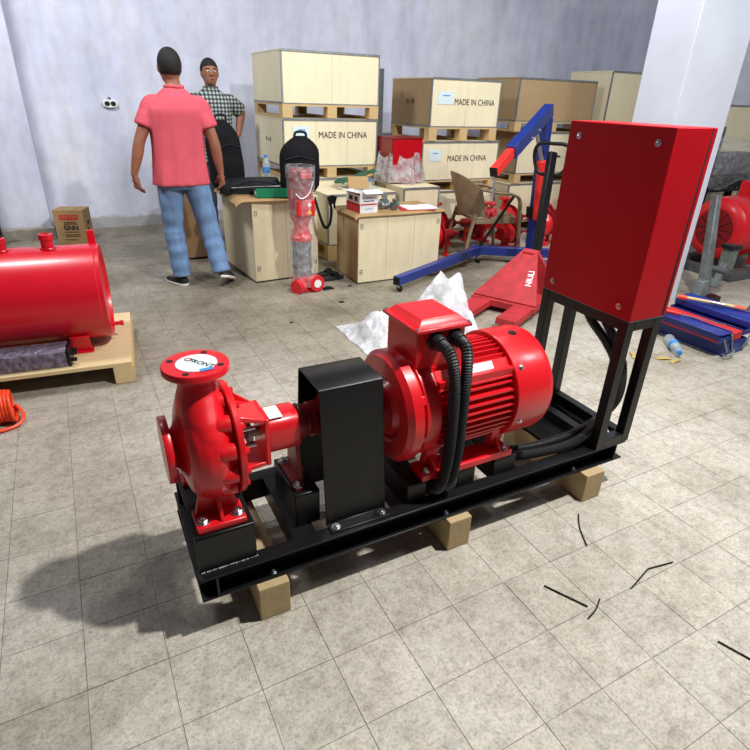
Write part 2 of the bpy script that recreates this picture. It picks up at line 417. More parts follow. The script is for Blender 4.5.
# ---- base frame: channels, open side out
zb, zt, L, Wf, fw, tk = .075, .162, 1.76, .445, .052, .007
fb = B()
for y0, s in ((0, 1), (Wf, -1)):
    a, c = sorted((y0, y0+s*fw)); fb.bx(0, L, a, c, zt-tk, zt); fb.bx(0, L, a, c, zb, zb+tk)
    yw = y0+s*fw; a, c = sorted((yw-s*tk, yw)); fb.bx(0, L, a, c, zb+tk, zt-tk)
for x0, s in ((0, 1), (L, -1)):
    a, c = sorted((x0, x0+s*fw)); fb.bx(a, c, fw, Wf-fw, zt-tk, zt); fb.bx(a, c, fw, Wf-fw, zb, zb+tk)
    xw = x0+s*fw; a, c = sorted((xw-s*tk, xw)); fb.bx(a, c, .0, Wf, zb+tk, zt-tk)
frame_ = fb.out('base_frame', 'black', ps, .0015)
for x in (.305, .70, 1.14, 1.52):
    B().bx(x, x+.075, fw, Wf-fw, zt-tk, zt).bx(x, x+tk, fw, Wf-fw, zb+.01, zt-tk).bx(x, x+.06, fw, Wf-fw, zb+.01, zb+.01+tk).out('cross_member', 'black', frame_)
for x in (.222, .872, 1.50):
    bolt(frame_, (x, .022, zb+tk), (0, 0, 1), .8)
# weld bead
wb = B()
for k in range(34):
    x = .012+.165*k/33; wb.ball((x, .027+random.uniform(-.002, .002), zt+.002), (.0045, .004, .0035), 6)
wb.out('weld_bead', 'steel', frame_)
# pump pedestal: folded plate
pd = B(); T = .006
pd.bx(.006, .178, .026, .385, .291, .297); pd.bx(.006, .178, .026, .032, zt, .291); pd.bx(.006, .178, .379, .385, zt, .291)
pd.bx(.172, .178, .032, .06, zt, .291); pd.bx(.006, .012, .032, .055, zt, .291)
ped = pd.out('pump_pedestal', 'black', ps, .003)
# ---- pump
pc = B()
body = [(-.006, .055), (.000, .056), (.008, .062), (.015, .080), (.021, .108), (.031, .138), (.048, .158), (.075, .169), (.105, .170), (.124, .162), (.136, .150), (.142, .140), (.158, .140)]
pc.lathe(body, (0, YC, ZC), (1, 0, 0), 48)
# discharge neck
nk = []
for z, ra, rb, dx in ((.05, .070, .158, -.006), (.09, .069, .148, -.006), (.125, .066, .128, -.005), (.155, .061, .100, -.003), (.185, .055, .074, -.001), (.212, .052, .058, 0), (.237, .056, .058, 0)):
    nk.append([V((.093+dx+ra*math.cos(2*PI*k/36), YC+rb*math.sin(2*PI*k/36), ZC+z)) for k in range(36)])
pc.rings(nk)
casing = fuse(pc, 'pump_casing', 'red', ps, .0042, 14)
# suction flange and discharge flange
sf = B(); sf.lathe([(0, .045), (0, .098), (.003, .1), (.019, .1), (.022, .098), (.022, .05)], (-.026, YC, ZC), (1, 0, 0), 44)
sfl = sf.out('suction_flange', 'red', casing)
df = B(); df.lathe([(0, .05), (0, .089), (.003, .092), (.019, .092), (.022, .09), (.022, .001)], (.093, YC, ZC+.235), (0, 0, 1), 48)
dfl = df.out('discharge_flange', 'red', casing)
zf = ZC+.257
for k in range(4):
    a = PI/4+PI/2*k+.25
    B().cyl((.093+.072*math.cos(a), YC+.072*math.sin(a), zf-.004), (.093+.072*math.cos(a), YC+.072*math.sin(a), zf+.0006), .0095, n=16).out('bolt_hole', 'hole', casing)
    B().cyl((-.004, YC+.078*math.cos(a), ZC+.078*math.sin(a)), (-.0028, YC+.078*math.cos(a), ZC+.078*math.sin(a)), .009, n=14).out('bolt_hole', 'hole', casing)
st = B(); st.lathe([(0, .056), (.0014, .056), (.0014, .001)], (.096, YC-.002, zf), (0, 0, 1), 40); st.out('round_sticker', 'sticker', casing)
text('FRONT', .026, 'ink', casing, (.108, YC-.012, zf+.002), (.62, -.78, 0), (.78, .62, 0), 'sticker_lettering', .0003, .0004)
text('C', .026, 'redink', casing, (.077, YC+.027, zf+.0022), (.62, -.78, 0), (.78, .62, 0), 'sticker_lettering', .0003, .0008)
B().box((.113, YC-.053, zf+.0018), (.036, .016, .0006), (0, 0, .1)).out('blue_tape', 'blueink', casing)
# scalloped bolt bosses round the casing
bos = B(); bos.lathe([(-.046, .006), (-.036, .018), (-.020, .026), (.017, .026)], (0, 0, 0), (1, 0, 0), 18); bo = bos.out('casing_boss', 'red'); bme = bo.data; bpy.data.objects.remove(bo)
for k in range(12):
    a = 2*PI*(k+.5)/12
    if abs(a-PI/2) < .25: continue
    share('casing_boss', bme, casing, (.132, YC+.148*math.cos(a), ZC+.148*math.sin(a)))
# casing cover with nuts
cv = B(); cv.lathe([(0, .10), (0, .169), (.003, .172), (.016, .172), (.019, .169), (.019, .08)], (.157, YC, ZC), (1, 0, 0), 52)
cover = cv.out('casing_cover', 'red', ps)
for k in range(14):
    a = 2*PI*(k+.5)/14
    B().cyl((.175, YC+.153*math.cos(a), ZC+.153*math.sin(a)), (.187, YC+.153*math.cos(a), ZC+.153*math.sin(a)), .010, n=6).out('cover_nut', 'red', cover)
# feet of the casing
for s, yy in ((1, .058), (-1, .352)):
    f = B(); a, c = sorted((yy-.02*s, yy+.075*s))
    f.bx(.018, .160, a, c, .297, .316)
    f.prism([(0, 0), (.13, 0), (.095, .13), (.03, .13)], (.024, yy+.045*s, .316), (1, 0, 0), (0, .03*s, 1), (0, .010*s, 0))
    f.prism([(0, 0), (.085*s, 0), (.085*s, .10), (.05*s, .10)], (.086, yy-.012*s, .316), (0, 1, 0), (0, 0, 1), (.011, 0, 0))
    ft = f.out('pump_foot', 'red', ps, .003)
    bolt(ft, (.040, yy+.012*s, .316), (0, 0, 1), 1.25); bolt(ft, (.140, yy+.012*s, .316), (0, 0, 1), 1.25)
# bearing bracket (lantern) with open window, then bearing housing
lb = B()
lb.prism([(0, .098), (.086, .066), (.086, .052), (0, .080)], (.174, YC-.066, ZC), (1, 0, 0), (0, 0, 1), (0, .132, 0))
lb.prism([(0, -.104), (.086, -.096), (.086, -.082), (0, -.088)], (.174, YC-.066, ZC), (1, 0, 0), (0, 0, 1), (0, .132, 0))
lb.bx(.258, .272, YC-.068, YC+.068, ZC-.096, ZC+.066)
lb.prism([(0, .09), (.080, .066), (.0, .135)], (.174, YC+.050, ZC), (1, 0, 0), (0, 0, 1), (0, .012, 0))
brk = lb.out('bearing_bracket', 'red', ps, .003)
bh = B(); n = 48
def sq(k, r, p=3.2):
    a = 2*PI*k/n; c, s_ = math.cos(a), math.sin(a); m = (abs(c)**p+abs(s_)**p)**(-1/p); return r*m*c, r*m*s_
rs = []
for x, r in ((.270, .060), (.274, .064), (.366, .064), (.373, .061), (.375, .050)):
    rs.append([V((x, YC+sq(k, r)[0], ZC-.010+sq(k, r)[1])) for k in range(n)])
bh.rings(rs); hous = bh.out('bearing_housing', 'red', ps)
B().box((.300, YC-.010, ZC+.0545), (.042, .074, .001)).out('rating_plate', 'sticker', hous)
B().lathe([(0, .05), (0, .056), (.02, .056), (.022, .05)], (.374, YC, ZC-.005), (1, 0, 0), 32).ring((.384, YC, ZC-.005), (1, 0, 0), .056, .004, 28, 6).out('bearing_cover', 'darkred', hous)
B().lathe([(0, .016), (.10, .016)], (.18, YC, ZC-.005), (1, 0, 0), 20).lathe([(0, .035), (.015, .035)], (.215, YC, ZC-.005), (1, 0, 0), 24).out('pump_shaft', 'steel', brk)
for z in (-.03, .03): B().cyl((.19, YC-.035, ZC+z), (.235, YC-.035, ZC+z), .007, n=10).out('gland_stud', 'chrome', brk)
cpl = B()
for x0, r in ((.396, .052), (.418, .057), (.440, .057), (.470, .075), (.53, .075)): cpl.lathe([(0, r-.004), (.002, r), (.018 if r < .06 else .05, r), (.02 if r < .06 else .054, r-.004)], (x0, YC, ZC-.005), (1, 0, 0), 36)
cpl.lathe([(0, .03), (.30, .03)], (.41, YC, ZC-.005), (1, 0, 0), 20)
cpl.out('shaft_coupling', 'darkred', ps)
# bearing support on a black bracket
bs = B(); bs.bx(.328, .412, .095, .315, .284, .290).bx(.328, .334, .095, .315, zt, .284).bx(.328, .412, .095, .101, zt, .284).bx(.328, .412, .309, .315, zt, .284).out('support_bracket', 'black', ps, .003)
sp_ = B(); sp_.prism([(.115, .338), (.115, .362), (.20, .402), (.225, .402), (.295, .362), (.295, .338)], (0, 0, .290), (0, 1, 0), (1, 0, 0), (0, 0, .011))
sp_.prism([(-.06, 0), (.06, 0), (.035, .145), (-.035, .145)], (.360, YC, .299), (0, 1, 0), (0, 0, 1), (.014, 0, 0))
sps = sp_.out('support_foot', 'darkred', ps, .002)
bolt(sps, (.352, .132, .301), s=1.1); bolt(sps, (.350, .276, .301), s=1.1)
# ---- coupling guard: folded sheet
gx0, gx1 = .419, .637
outer = [(.015, .162), (.015, .168), (.058, .168), (.110, .638), (.118, .643), (.278, .643), (.287, .638), (.340, .168), (.383, .168), (.383, .162)]
inner = [(.336, .162), (.282, .634), (.276, .638), (.12, .638), (.115, .634), (.063, .162)]
gd = B(); gd.prism(outer+inner, (gx0, 0, 0), (0, 1, 0), (0, 0, 1), (gx1-gx0, 0, 0))
guard = gd.out('coupling_guard', 'black', ps, .002)
for x in (gx0+.025, gx1-.025):
    bolt(guard, (x, .036, .168), s=.9); bolt(guard, (x, .362, .168), s=.9)
# ---- motor
ZM = .475
ms = B()
ms.lathe([(0, .06), (.002, .120), (-.012, .125), (-.012, .180), (-.004, .188), (.006, .198), (.040, .198), (.043, .195), (.045, .180), (.058, .178), (.060, .187), (.112, .188), (.116, .184), (.118, .160), (.124, .158), (.124, .10)], (.700, YC, ZM), (1, 0, 0), 56)
ms.lathe([(-.02, .06), (-.018, .09), (.01, .11)], (.700, YC, ZM), (1, 0, 0), 36)
shield = ms.out('motor_end_shield', 'red', ps)
for k in range(8):
    a = 2*PI*(k+.35)/8
    cB = B(); cB.box((.728+.02, YC+.172*math.cos(a), ZM+.172*math.sin(a)), (.055, .026, .032), (a, 0, 0)); cB.out('shield_lug', 'red', shield, .004)
    bolt(shield, (.718, YC+.162*math.cos(a), ZM+.162*math.sin(a)), (-1, 0, 0), .8)
mb = B(); mb.lathe([(0, .148), (.38, .148)], (.80, YC, ZM), (1, 0, 0), 52)
for s in (-1, 1):
    mb.prism([(0, 0), (.034, 0), (.034, .03), (0, .03)], (.815, YC+s*.135-.017, ZM+.105), (0, 1, 0), (0, 0, 1), (.31, 0, 0))
motor = mb.out('motor_body', 'red', ps)
fx0, fx1 = .818, 1.135
RF = .186
for k in range(10):                              # horizontal fins on both flanks
    z = -.150+k*.0262
    y = math.sqrt(RF*RF-z*z)
    if k >= 9: y -= .004
    for s in (-1, 1):
        fb_ = B(); a, c = sorted((YC+s*.09, YC+s*y))
        dx = .03*max(0, (abs(z)/.16))**3
        fb_.prism([(fx0+dx+.014, 0), (fx1, 0), (fx1, 1), (fx0+dx, 1)], (0, YC+s*.10, ZM+z-.003), (1, 0, 0), (0, s*(y-.10), 0), (0, 0, .0062))
        fb_.out('cooling_fin', 'red', motor)
for k in range(9):                               # upright fins on top and bottom
    yy = -.088+k*.022
    z = math.sqrt(RF*RF-yy*yy)
    B().bx(fx0, fx1, YC+yy-.003, YC+yy+.003, ZM+.10, ZM+z).out('cooling_fin', 'red', motor)
    if abs(yy) < .07: B().bx(fx0+.02, fx1-.02, YC+yy-.003, YC+yy+.003, ZM-z+.008, ZM-.10).out('cooling_fin', 'red', motor)
# flat pad with rating plate on the near upper flank
pdm = Matrix.Translation((.975, YC-.121, ZM+.121)) @ Euler((math.radians(47), 0, 0)).to_matrix().to_4x4()
pb = B(); pb.box((0, 0, 0), (.32, .074, .03), None); po = pb.out('plate_pad', 'red', motor, .004); po.matrix_local = pdm
npb = B().box((0.02, .002, .0156), (.110, .060, .0014)).out('rating_plate', 'sticker', motor); npb.matrix_local = pdm
# fan cowl
cw = B(); cw.lathe([(0, .194), (.0, .200), (.002, .202), (.142, .202), (.162, .196), (.176, .182), (.184, .150), (.186, .06), (.186, .001)], (1.12, YC, ZM), (1, 0, 0), 60)
cw.lathe([(0.0, .190), (.004, .189), (.004, .15)], (1.12, YC, ZM), (1, 0, 0), 60, False)
cowl = cw.out('fan_cowl', 'red', ps)
for a in (math.radians(200), math.radians(140), math.radians(20), math.radians(-40)):
    bolt(cowl, (1.15, YC+.202*math.cos(a), ZM+.202*math.sin(a)), (0, math.cos(a), math.sin(a)), .6)
a = math.radians(97)
B().cyl((1.205, YC+.198*math.cos(a), ZM+.198*math.sin(a)), (1.205, YC+.204*math.cos(a), ZM+.204*math.sin(a)), .018, .015, 20).out('cowl_plug', 'black', cowl)
# motor feet
for s in (-1, 1):
    f = B(); y0 = YC+s*.165; a, c = sorted((y0, y0-s*.09)); f.bx(.770, 1.165, a, c, .238, .264)
    for x in (.80, 1.085):
        f.prism([(0, 0), (.055, 0), (.055, .12), (0, .12)], (x, YC+s*.085, .262), (1, 0, 0), (0, s*.25, 1), (0, s*.03, 0))
        f.prism([(.0, 0), (.062, 0), (0, .085)], (x+.022, YC+s*.10, .262), (0, s, 0), (0, 0, 1), (.012, 0, 0))
    mf = f.out('motor_foot', 'red', ps, .004)
    for x in (.795, 1.14): bolt(mf, (x, y0-s*.024, .264), s=1.1)
# motor pedestals
for x in (.715, .925, 1.09):
    B().bx(x, x+(.075 if x < 1 else .10), .042, .368, .231, .238).bx(x, x+(.075 if x < 1 else .10), .042, .048, zt, .231).bx(x, x+(.075 if x < 1 else .10), .362, .368, zt, .231).out('motor_pedestal', 'black', ps, .002)
# terminal box
tbx = B(); tbx.bx(.758, .942, YC-.088, YC+.108, ZM+.14, .772)
tb_ = tbx.out('terminal_box', 'red', ps, .005)
tl = B(); x0, x1, y0, y1 = .744, .956, YC-.105, YC+.125
r0 = [V((x0, y0, .770)), V((x1, y0, .770)), V((x1, y1, .770)), V((x0, y1, .770))]
up = lambda i, z: [V((x0+i, y0+i, z)), V((x1-i, y0+i, z)), V((x1-i, y1-i, z)), V((x0+i, y1-i, z))]
tl.rings([r0, up(0, .782), up(.012, .784), up(.034, .806)])
lid = tl.out('terminal_box_lid', 'red', tb_, .003)
for x in (x0+.010, x1-.010):
    for y in (y0+.010, y1-.010): bolt(tb_, (x, y, .7825), s=.5)
for x in (.826, .900): B().cyl((x, YC-.084, .734), (x, YC-.098, .734), .034, n=6).cyl((x, YC-.098, .734), (x, YC-.128, .734), .027, .024, n=20).out('cable_gland', 'conduit', tb_, .002)
def corrugated(pts, r, seg=.0085):
    pts = spline(pts, 10); L_ = [0]
    for a, b in zip(pts, pts[1:]): L_.append(L_[-1]+(b-a).length)
    n_ = int(L_[-1]/(seg/2)); out = []; rr = []; j = 0
    for k in range(n_+1):
        s_ = L_[-1]*k/n_
        while j < len(L_)-2 and L_[j+1] < s_: j += 1
        t = (s_-L_[j])/max(1e-9, L_[j+1]-L_[j]); out.append(pts[j].lerp(pts[j+1], min(1, t)))
        rr.append(r if k % 2 else r*.86)
    return out, rr
for pts in ([(.826, .080, .734), (.830, .045, .724), (.834, .018, .685), (.838, .004, .60), (.840, .000, .48), (.840, .002, .35), (.834, .016, .235), (.830, .045, .185), (.81, .10, .17)],
            [(.900, .080, .734), (.898, .045, .724), (.890, .022, .685), (.880, .006, .60), (.877, .002, .48), (.877, .004, .35), (.872, .018, .235), (.868, .048, .187), (.85, .10, .17)]):
    p_, r_ = corrugated(pts, .0205); B().tube(p_, r_, 14).out('corrugated_conduit', 'conduit', ps, 0, 20)
# ---- cabinet stand
cx0, cx1, cz0, cz1 = 1.585, 1.772, .722, 1.372
q = .040
sb = B()
for x in (cx0, cx1-q):
    for y in (0, Wf-q): sb.bx(x, x+q, y, y+q, zt, cz0)
for z in (zt, cz0-q):
    for y in (0, Wf-q): sb.bx(cx0+q, cx1-q, y, y+q, z, z+q)
    for x in (cx0, cx1-q): sb.bx(x, x+q, q, Wf-q, z, z+q)
stand = sb.out('cabinet_stand', 'black', ps, .002)
bolt(stand, (cx0+.10, .05, zt+q), s=.8)
# ---- cabinet
cb = B().bx(cx0-.002, cx1-.016, -.004, Wf+.004, cz0+.002, cz1)
cab = cb.out('control_cabinet', 'cabred', ps, .004)
B().bx(cx1-.016, cx1-.008, -.0022, Wf+.002, cz0+.006, cz1-.002).out('door_seal', 'gap', cab)
B().bx(cx1-.008, cx1+.010, -.004, Wf+.004, cz0+.002, cz1).out('cabinet_door', 'cabred', cab, .004)
B().bx(cx0+.002, cx1+.004, -.003, Wf, cz0-.0005, cz0+.002).out('base_seam', 'steel', cab)
for y, z in ((.055, cz1-.05), (.395, cz1-.05), (.055, cz0+.045), (.395, cz0+.045)): bolt(cab, (cx0-.002, y, z), (-1, 0, 0), .72)
# ---- cabinet cables down the stand and along the skid
for k, pts in enumerate(([(1.64, .24, cz0), (1.645, .225, .66), (1.665, .135, .58), (1.685, .085, .50), (1.675, .065, .38), (1.64, .060, .26), (1.54, .055, .200), (1.41, .062, .182), (1.25, .085, .182), (1.16, .12, .182)],
            [(1.65, .165, cz0), (1.655, .155, .67), (1.68, .105, .59), (1.70, .060, .49), (1.695, .045, .36), (1.66, .085, .25), (1.56, .10, .200), (1.42, .108, .182), (1.27, .125, .182), (1.17, .16, .182)])):
    p_, r_ = corrugated(pts, .0195, .010); B().tube(p_, r_, 12).out('cabinet_cable', 'conduit', ps, 0, 20)

# timber bearers under the skid
for x0, x1, lab in ((.160, .258, 'pine timber bearer under skid below the red pump end'), (.860, .955, 'pine timber bearer under skid below the motor conduits'), (1.525, 1.625, 'pine timber bearer under skid below the control cabinet stand')):
    tag(B().bx(x0, x1, -.028-.01*(x0 > 1.5), .475, 0, .131).out('timber_bearer', 'timber', None, .003), lab, 'timber', 'timber bearers under the skid')

# ================================================================== CRATES
BLK = {}
def shared_box(key, mat):
    if key not in BLK:
        o = B().box((0, 0, 0), (1, 1, 1)).out(key, mat); BLK[key] = o.data; bpy.data.objects.remove(o)
    return BLK[key]
def sbox(name, key, mat, parent, x0, x1, y0, y1, z0, z1):
    return share(name, shared_box(key, mat), parent, ((x0+x1)/2, (y0+y1)/2, (z0+z1)/2), (0, 0, 0), (x1-x0, y1-y0, z1-z0))
def crate(label, loc, w, d, h, ph=.11, rz=0, mat='ply', side=None, strip='steel', words=None, marks=False, boards=3, sheet=None, group='plywood export crates', lid=True, clips=False, wx=.5, wz=.55, ws=.085):
    t = thing('export_crate', label, 'crate', loc, rz, group); e = .012; side = side or mat
    if ph > .03:                                   # pallet under the crate: three rows of blocks, boards below and above
        for k in range(3):
            for j in range(2):
                x = (w-.10)*k/2; y = (d-.10)*j
                sbox('pallet_block', 'pallet_block', 'paltimber', t, x, x+.10, y, y+.10, .018, ph-.018)
        for k in range(3):
            x = (w-.10)*k/2; sbox('pallet_board', 'pallet_board', 'paltimber', t, x, x+.10, 0, d, 0, .018)
        sbox('pallet_board', 'pallet_board', 'paltimber', t, 0, w, 0, d, ph-.018, ph)
    z0, z1 = ph, ph+h
    for k in range(boards):                        # front sheets
        a, b = w*k/boards, w*(k+1)/boards
        B().bx(a+.0012, b-.0012, 0, e, z0, z1-e).out('front_panel', mat, t)
    B().bx(0, w, d-e, d, z0, z1-e).out('back_panel', mat, t)
    B().bx(0, e, e, d-e, z0, z1-e).out('side_panel', side, t); B().bx(w-e, w, e, d-e, z0, z1-e).out('side_panel', side, t)
    if lid: B().bx(-.004, w+.004, -.004, d+.004, z1-e, z1).out('lid', mat, t)
    if strip:
        s = .013; q = .0018
        for x in (0, w): 
            xs = (x-q, x+s) if x == 0 else (x-s, x+q)
            B().bx(*xs, -q, 0, z0, z1-e).bx(*((x-q, x) if x == 0 else (x, x+q)), 0, s, z0, z1-e).out('edge_strip', strip, t)
        B().bx(0, w, -.0065, -.0045, z1-.018, z1+.0015).out('edge_strip', strip, t)
        B().bx(s, w-s, -q, 0, z0, z0+.010).out('edge_strip', strip, t)
        B().bx(-q, 0, s, d, z0, z0+.016).out('edge_strip', strip, t)
    if words: text(words, ws, 'ink', t, (w*wx, -.003, z0+h*wz), (1, 0, 0), (0, 0, 1), 'stencilled_lettering', .0005, 0, .85)
    if marks:
        text('\u2191 \u2022 \u2191', .07, 'ink', t, (-.003, d*.5, z0+h*.5), (0, -1, 0), (0, 0, 1), 'stencilled_marks', .0005, .001)
    if sheet:
        x, z, a, b = sheet; sh = B().bx(x, x+a, -.004, -.002, z0+z, z0+z+b).out('address_sheet', 'sticker', t)
        B().bx(x+a*.3, x+a*.75, -.0052, -.004, z0+z+b*.66, z0+z+b*.74).out('print_line', 'blueink', sh)
    if clips:
        for x in (.03, w-.03):
            for z in (z0+h*.16, z0+h*.84):
                b = B()
                for dz in (-.018, 0, .018): b.bx(x-.012, x+.012, -.002, 0, z+dz-.002, z+dz+.002)
                for dx in (-.011, .011): b.bx(x+dx-.002, x+dx+.002, -.002, 0, z-.02, z+.02)
                b.out('wire_clip', 'greymetal', t)
    return t
# stack by the back wall (left)
crate('bottom cream crate of the left stack, mostly hidden behind the bags', (1.75, 4.30, 0), 1.02, .93, .61, .11)
crate('cream crate marked MADE IN CHINA behind the black backpack', (1.75, 4.30, .724), 1.02, .93, .44, .11, words='MADE IN CHINA', marks=True, sheet=(.10, .27, .17, .10), wx=.62, wz=.66)
crate('top cream crate of the left stack above the backpack crate', (1.755, 4.30, 1.278), 1.02, .93, .45, .12, boards=2)
# middle stack
crate('bottom cream crate of the middle stack behind the red pumps', (3.28, 4.20, 0), 1.05, .9, .44, .11)
crate('cream crate marked MADE IN CHINA in the middle stack beside red cabinet', (3.27, 4.20, .553), 1.03, .9, .405, .115, words='MADE IN CHINA', sheet=(.09, .20, .15, .12), wx=.58, wz=.56)
crate('top crate of the middle stack with brown left side and MADE IN CHINA', (3.34, 4.20, 1.078), .90, .85, .47, .135, side='tan', words='MADE IN CHINA', marks=True, sheet=(.08, .22, .2, .12), wx=.62, wz=.52, boards=2)
# right stack behind the engine crane
crate('bottom cream crate of the stack behind the engine crane', (4.66, 4.35, 0), 1.15, .8, .46, .11)
crate('cream crate with tan side behind the crane mast', (4.72, 4.35, .575), 1.15, .8, .475, .11, side='tan')
crate('tan brown crate on top behind the crane boom', (4.62, 4.35, 1.165), 1.22, .8, .46, .11, mat='tan', boards=1)
crate('tall cream crate of two upright boards behind the red cabinet top', (6.02, 4.30, 0), .85, .7, 1.75, .11, boards=2)
crate('cream crate on the far right behind the wrapped machine', (6.55, 3.46, .0), 1.35, .7, 1.42, .11, boards=3)
tag(B().bx(2.94, 3.00, 4.62, 4.68, 0, 1.75).bx(2.93, 3.12, 4.60, 4.64, .98, 1.13).out('rack_post', 'greymetal', None, .003), 'dark grey steel post standing between the two crate stacks', 'post')
# crates standing on the floor in front
crate('cream crate with cardboard sheet on top, beside the man in pink', (1.135, 3.345, 0), .60, .77, .685, .015, rz=math.radians(5), mat='plyold', side='plyold', strip=None, boards=2, clips=True)
crate('low cream crate carrying the white and red parts box', (1.945, 3.0, 0), .825, .46, .58, .012, mat='plyold', side='tan', strip=None, boards=3, clips=True)
crate('cream crate on a pallet between the two front crates', (2.0, 3.80, 0), .75, .45, .485, .15, mat='plyold', boards=1, sheet=(.10, .24, .12, .15))
crate('cream crate under the plastic wrapped red cabinet', (2.79, 3.72, 0), .42, .62, .58, .10, mat='plyold', boards=1)
tag(B().bx(.70, .985, 4.30, 4.75, .02, .64).bx(.72, .76, 4.32, 4.73, 0, .02).bx(.92, .96, 4.32, 4.73, 0, .02).out('plywood_box', 'brownwood', None, .004), 'brown board box behind the leg of the man in pink', 'box')
# handling marks on the two front crates
def curl(x0, x1, y0, y1, z, lift, fu, fv):
    def f(u, v):
        x = x0+(x1-x0)*u; y = y0+(y1-y0)*v
        e = max(0, fu-u)/fu; e2 = max(0, fv-v)/fv
        return (x, y, z+.004-lift*e*e-.016*e2*e2+.0015*math.sin(9*u+5*v))
    return f
tag(B().sheet(curl(1.00, 1.68, 3.315, 4.10, .704, .035, .10, .04), 40, 30, .002).out('cardboard_sheet', 'card'), 'brown cardboard sheet curling over the crate under the bags', 'cardboard')
tag(B().sheet(curl(1.905, 2.79, 2.975, 3.455, .5965, .025, .045, .05), 40, 24, .002).out('cardboard_sheet', 'card'), 'brown cardboard sheet under the parts box and paper', 'cardboard')

# ================================================================== RED CABINET WITH PLASTIC
rc = thing('steel_cabinet', 'red steel cabinet with shade painted into its body, on a crate beside the middle stack', 'cabinet', (2.79, 3.99, .683))
B().bx(0, .36, .015, .34, .004, .43).out('cabinet_body', 'darkred', rc, .004)  # shade on the cabinet is painted in as a darker red body
B().bx(.008, .352, 0, .0145, .01, .422).out('cabinet_front', 'cabred', rc, .004)
B().bx(-.002, .362, -.004, .345, .43, .438).out('cabinet_top', 'darkred', rc, .002)
def drape(u, v):
    a = u*2*PI; r = 1+.07*math.sin(7*a)+.05*math.sin(13*a+2)
    x = .215*math.cos(a)*r*(1+.22*v); y = .205*math.sin(a)*r*(1+.16*v)
    return (2.97+x+.01, 4.155+y, .955-.26*v+.03*math.sin(5*a+1)*(1-v))
tag(B().sheet(drape, 60, 10, .0015).out('plastic_sheet', 'wrapgrey'), 'clear crumpled plastic pulled down round the red cabinet', 'plastic wrap')
tag(B().sheet(lambda u, v: (2.24+.42*u, 3.99+.22*v+.05*u, .700+.12*u*(1-.3*v)+.015*math.sin(11*u+6*v)), 14, 10, .003).out('green_tarp', 'darkgreen'), 'green folded tarp leaning behind the front crates', 'tarp')

# ================================================================== BAGS AND SMALL THINGS ON THE CRATES
def blob(fn, name, mat, parent=None, label=None, nu=28, nv=18):
    b = B(); rs = []
    for i in range(nv+1):
        t = i/nv; rs.append([V(fn(2*PI*k/nu, t)) for k in range(nu)])
    b.rings(rs); return b.out(name, mat, parent, 0, 60, label)
def sqr(a, p):
    c, s = math.cos(a), math.sin(a); m = (abs(c)**p+abs(s)**p)**(-1/p); return c*m, s*m
def backpack(label, loc, w, d, h, rz, lean=.0):
    t = thing('backpack', label, 'bag', loc, rz, 'black bags on the crates')
    def f(a, u):
        c, s = sqr(a, 3.2); k = (1-max(0, (u-.62)/.38)**2.4*.75)*(.82+.18*min(1, u/.1)); k *= 1+.025*math.sin(9*u+3*a)
        return (w/2*c*k+lean*u, d/2*s*k*(1-.25*u), h*u)
    blob(f, 'bag_body', 'blackmatte', t)
    def p(a, u):
        c, s = sqr(a, 3); k = 1-max(0, (u-.6)/.4)**2*.6
        return (w*.34*c*k+lean*.3, -d*.46+d*.16*s*k, h*(.08+.42*u))
    blob(p, 'front_pocket', 'blackmatte', t)
    B().tube(spline([(-.05+lean, 0, h*.94), (-.04+lean, -.01, h*1.06), (.04+lean, -.01, h*1.06), (.05+lean, 0, h*.94)], 6), (.011), 8).out('carry_handle', 'blackstrap', t)
    for s in (-1, 1): B().tube(spline([(s*w*.25+lean, d*.30, h*.88), (s*w*.30+lean*.6, d*.66, h*.62), (s*w*.32, d*.62, h*.25), (s*w*.30, d*.42, h*.05)], 6), [(.022, .006)]*19, 8).out('shoulder_strap', 'blackstrap', t)
    B().tube([(-w*.36, -d*.40, h*.60), (0, -d*.47, h*.66), (w*.36, -d*.40, h*.60)], .005, 6).out('zip', 'blackstrap', t)
    return t
backpack('black backpack standing on crate in front of the checked shirt', (1.12, 4.0, .715), .30, .20, .55, .15, -.03)
backpack('black backpack with looped handle behind the wrapped pump', (1.645, 3.60, .715), .34, .22, .45, -.2, .02)
# flat laptop bag with loose strap
lt = thing('laptop_bag', 'dark flat laptop bag lying under the standing backpack', 'bag', (1.25, 3.735, .712), .0, 'black bags on the crates')
blob(lambda a, u: (.27*sqr(a, 4)[0]*(1-.12*u*u)+.02*math.sin(3*a), .13*sqr(a, 4)[1]*(1-.12*u*u), .10*u), 'bag_body', 'blackstrap', lt)
B().tube(spline([(-.2, -.15, .06), (-.05, -.19, .10), (.1, -.18, .09), (.2, -.12, .05)], 6), [(.016, .005)]*19, 8).out('shoulder_strap', 'blackmatte', lt)
B().tube([(-.21, -.165, .055), (.0, -.172, .06), (.21, -.165, .055)], .004, 6).out('zip', 'steel', lt)
sg = thing('hanging_strap', 'black bag strap hanging down beside the wrapped pump', 'strap', (1.75, 3.34, .70))
B().tube(spline([(-.06, .02, -.0), (-.05, -.06, -.12), (-.005, -.07, -.24), (.05, -.06, -.22), (.07, -.05, -.10), (.05, -.04, -.0), (.09, -.05, -.03), (.10, -.05, -.09)], 6), [(.014, .004)]*43, 8).out('strap_loop', 'blackmatte', sg)
B().box((.085, -.05, -.02), (.06, .012, .07), (0, .3, 0)).out('strap_pad', 'blackmatte', sg, .004)
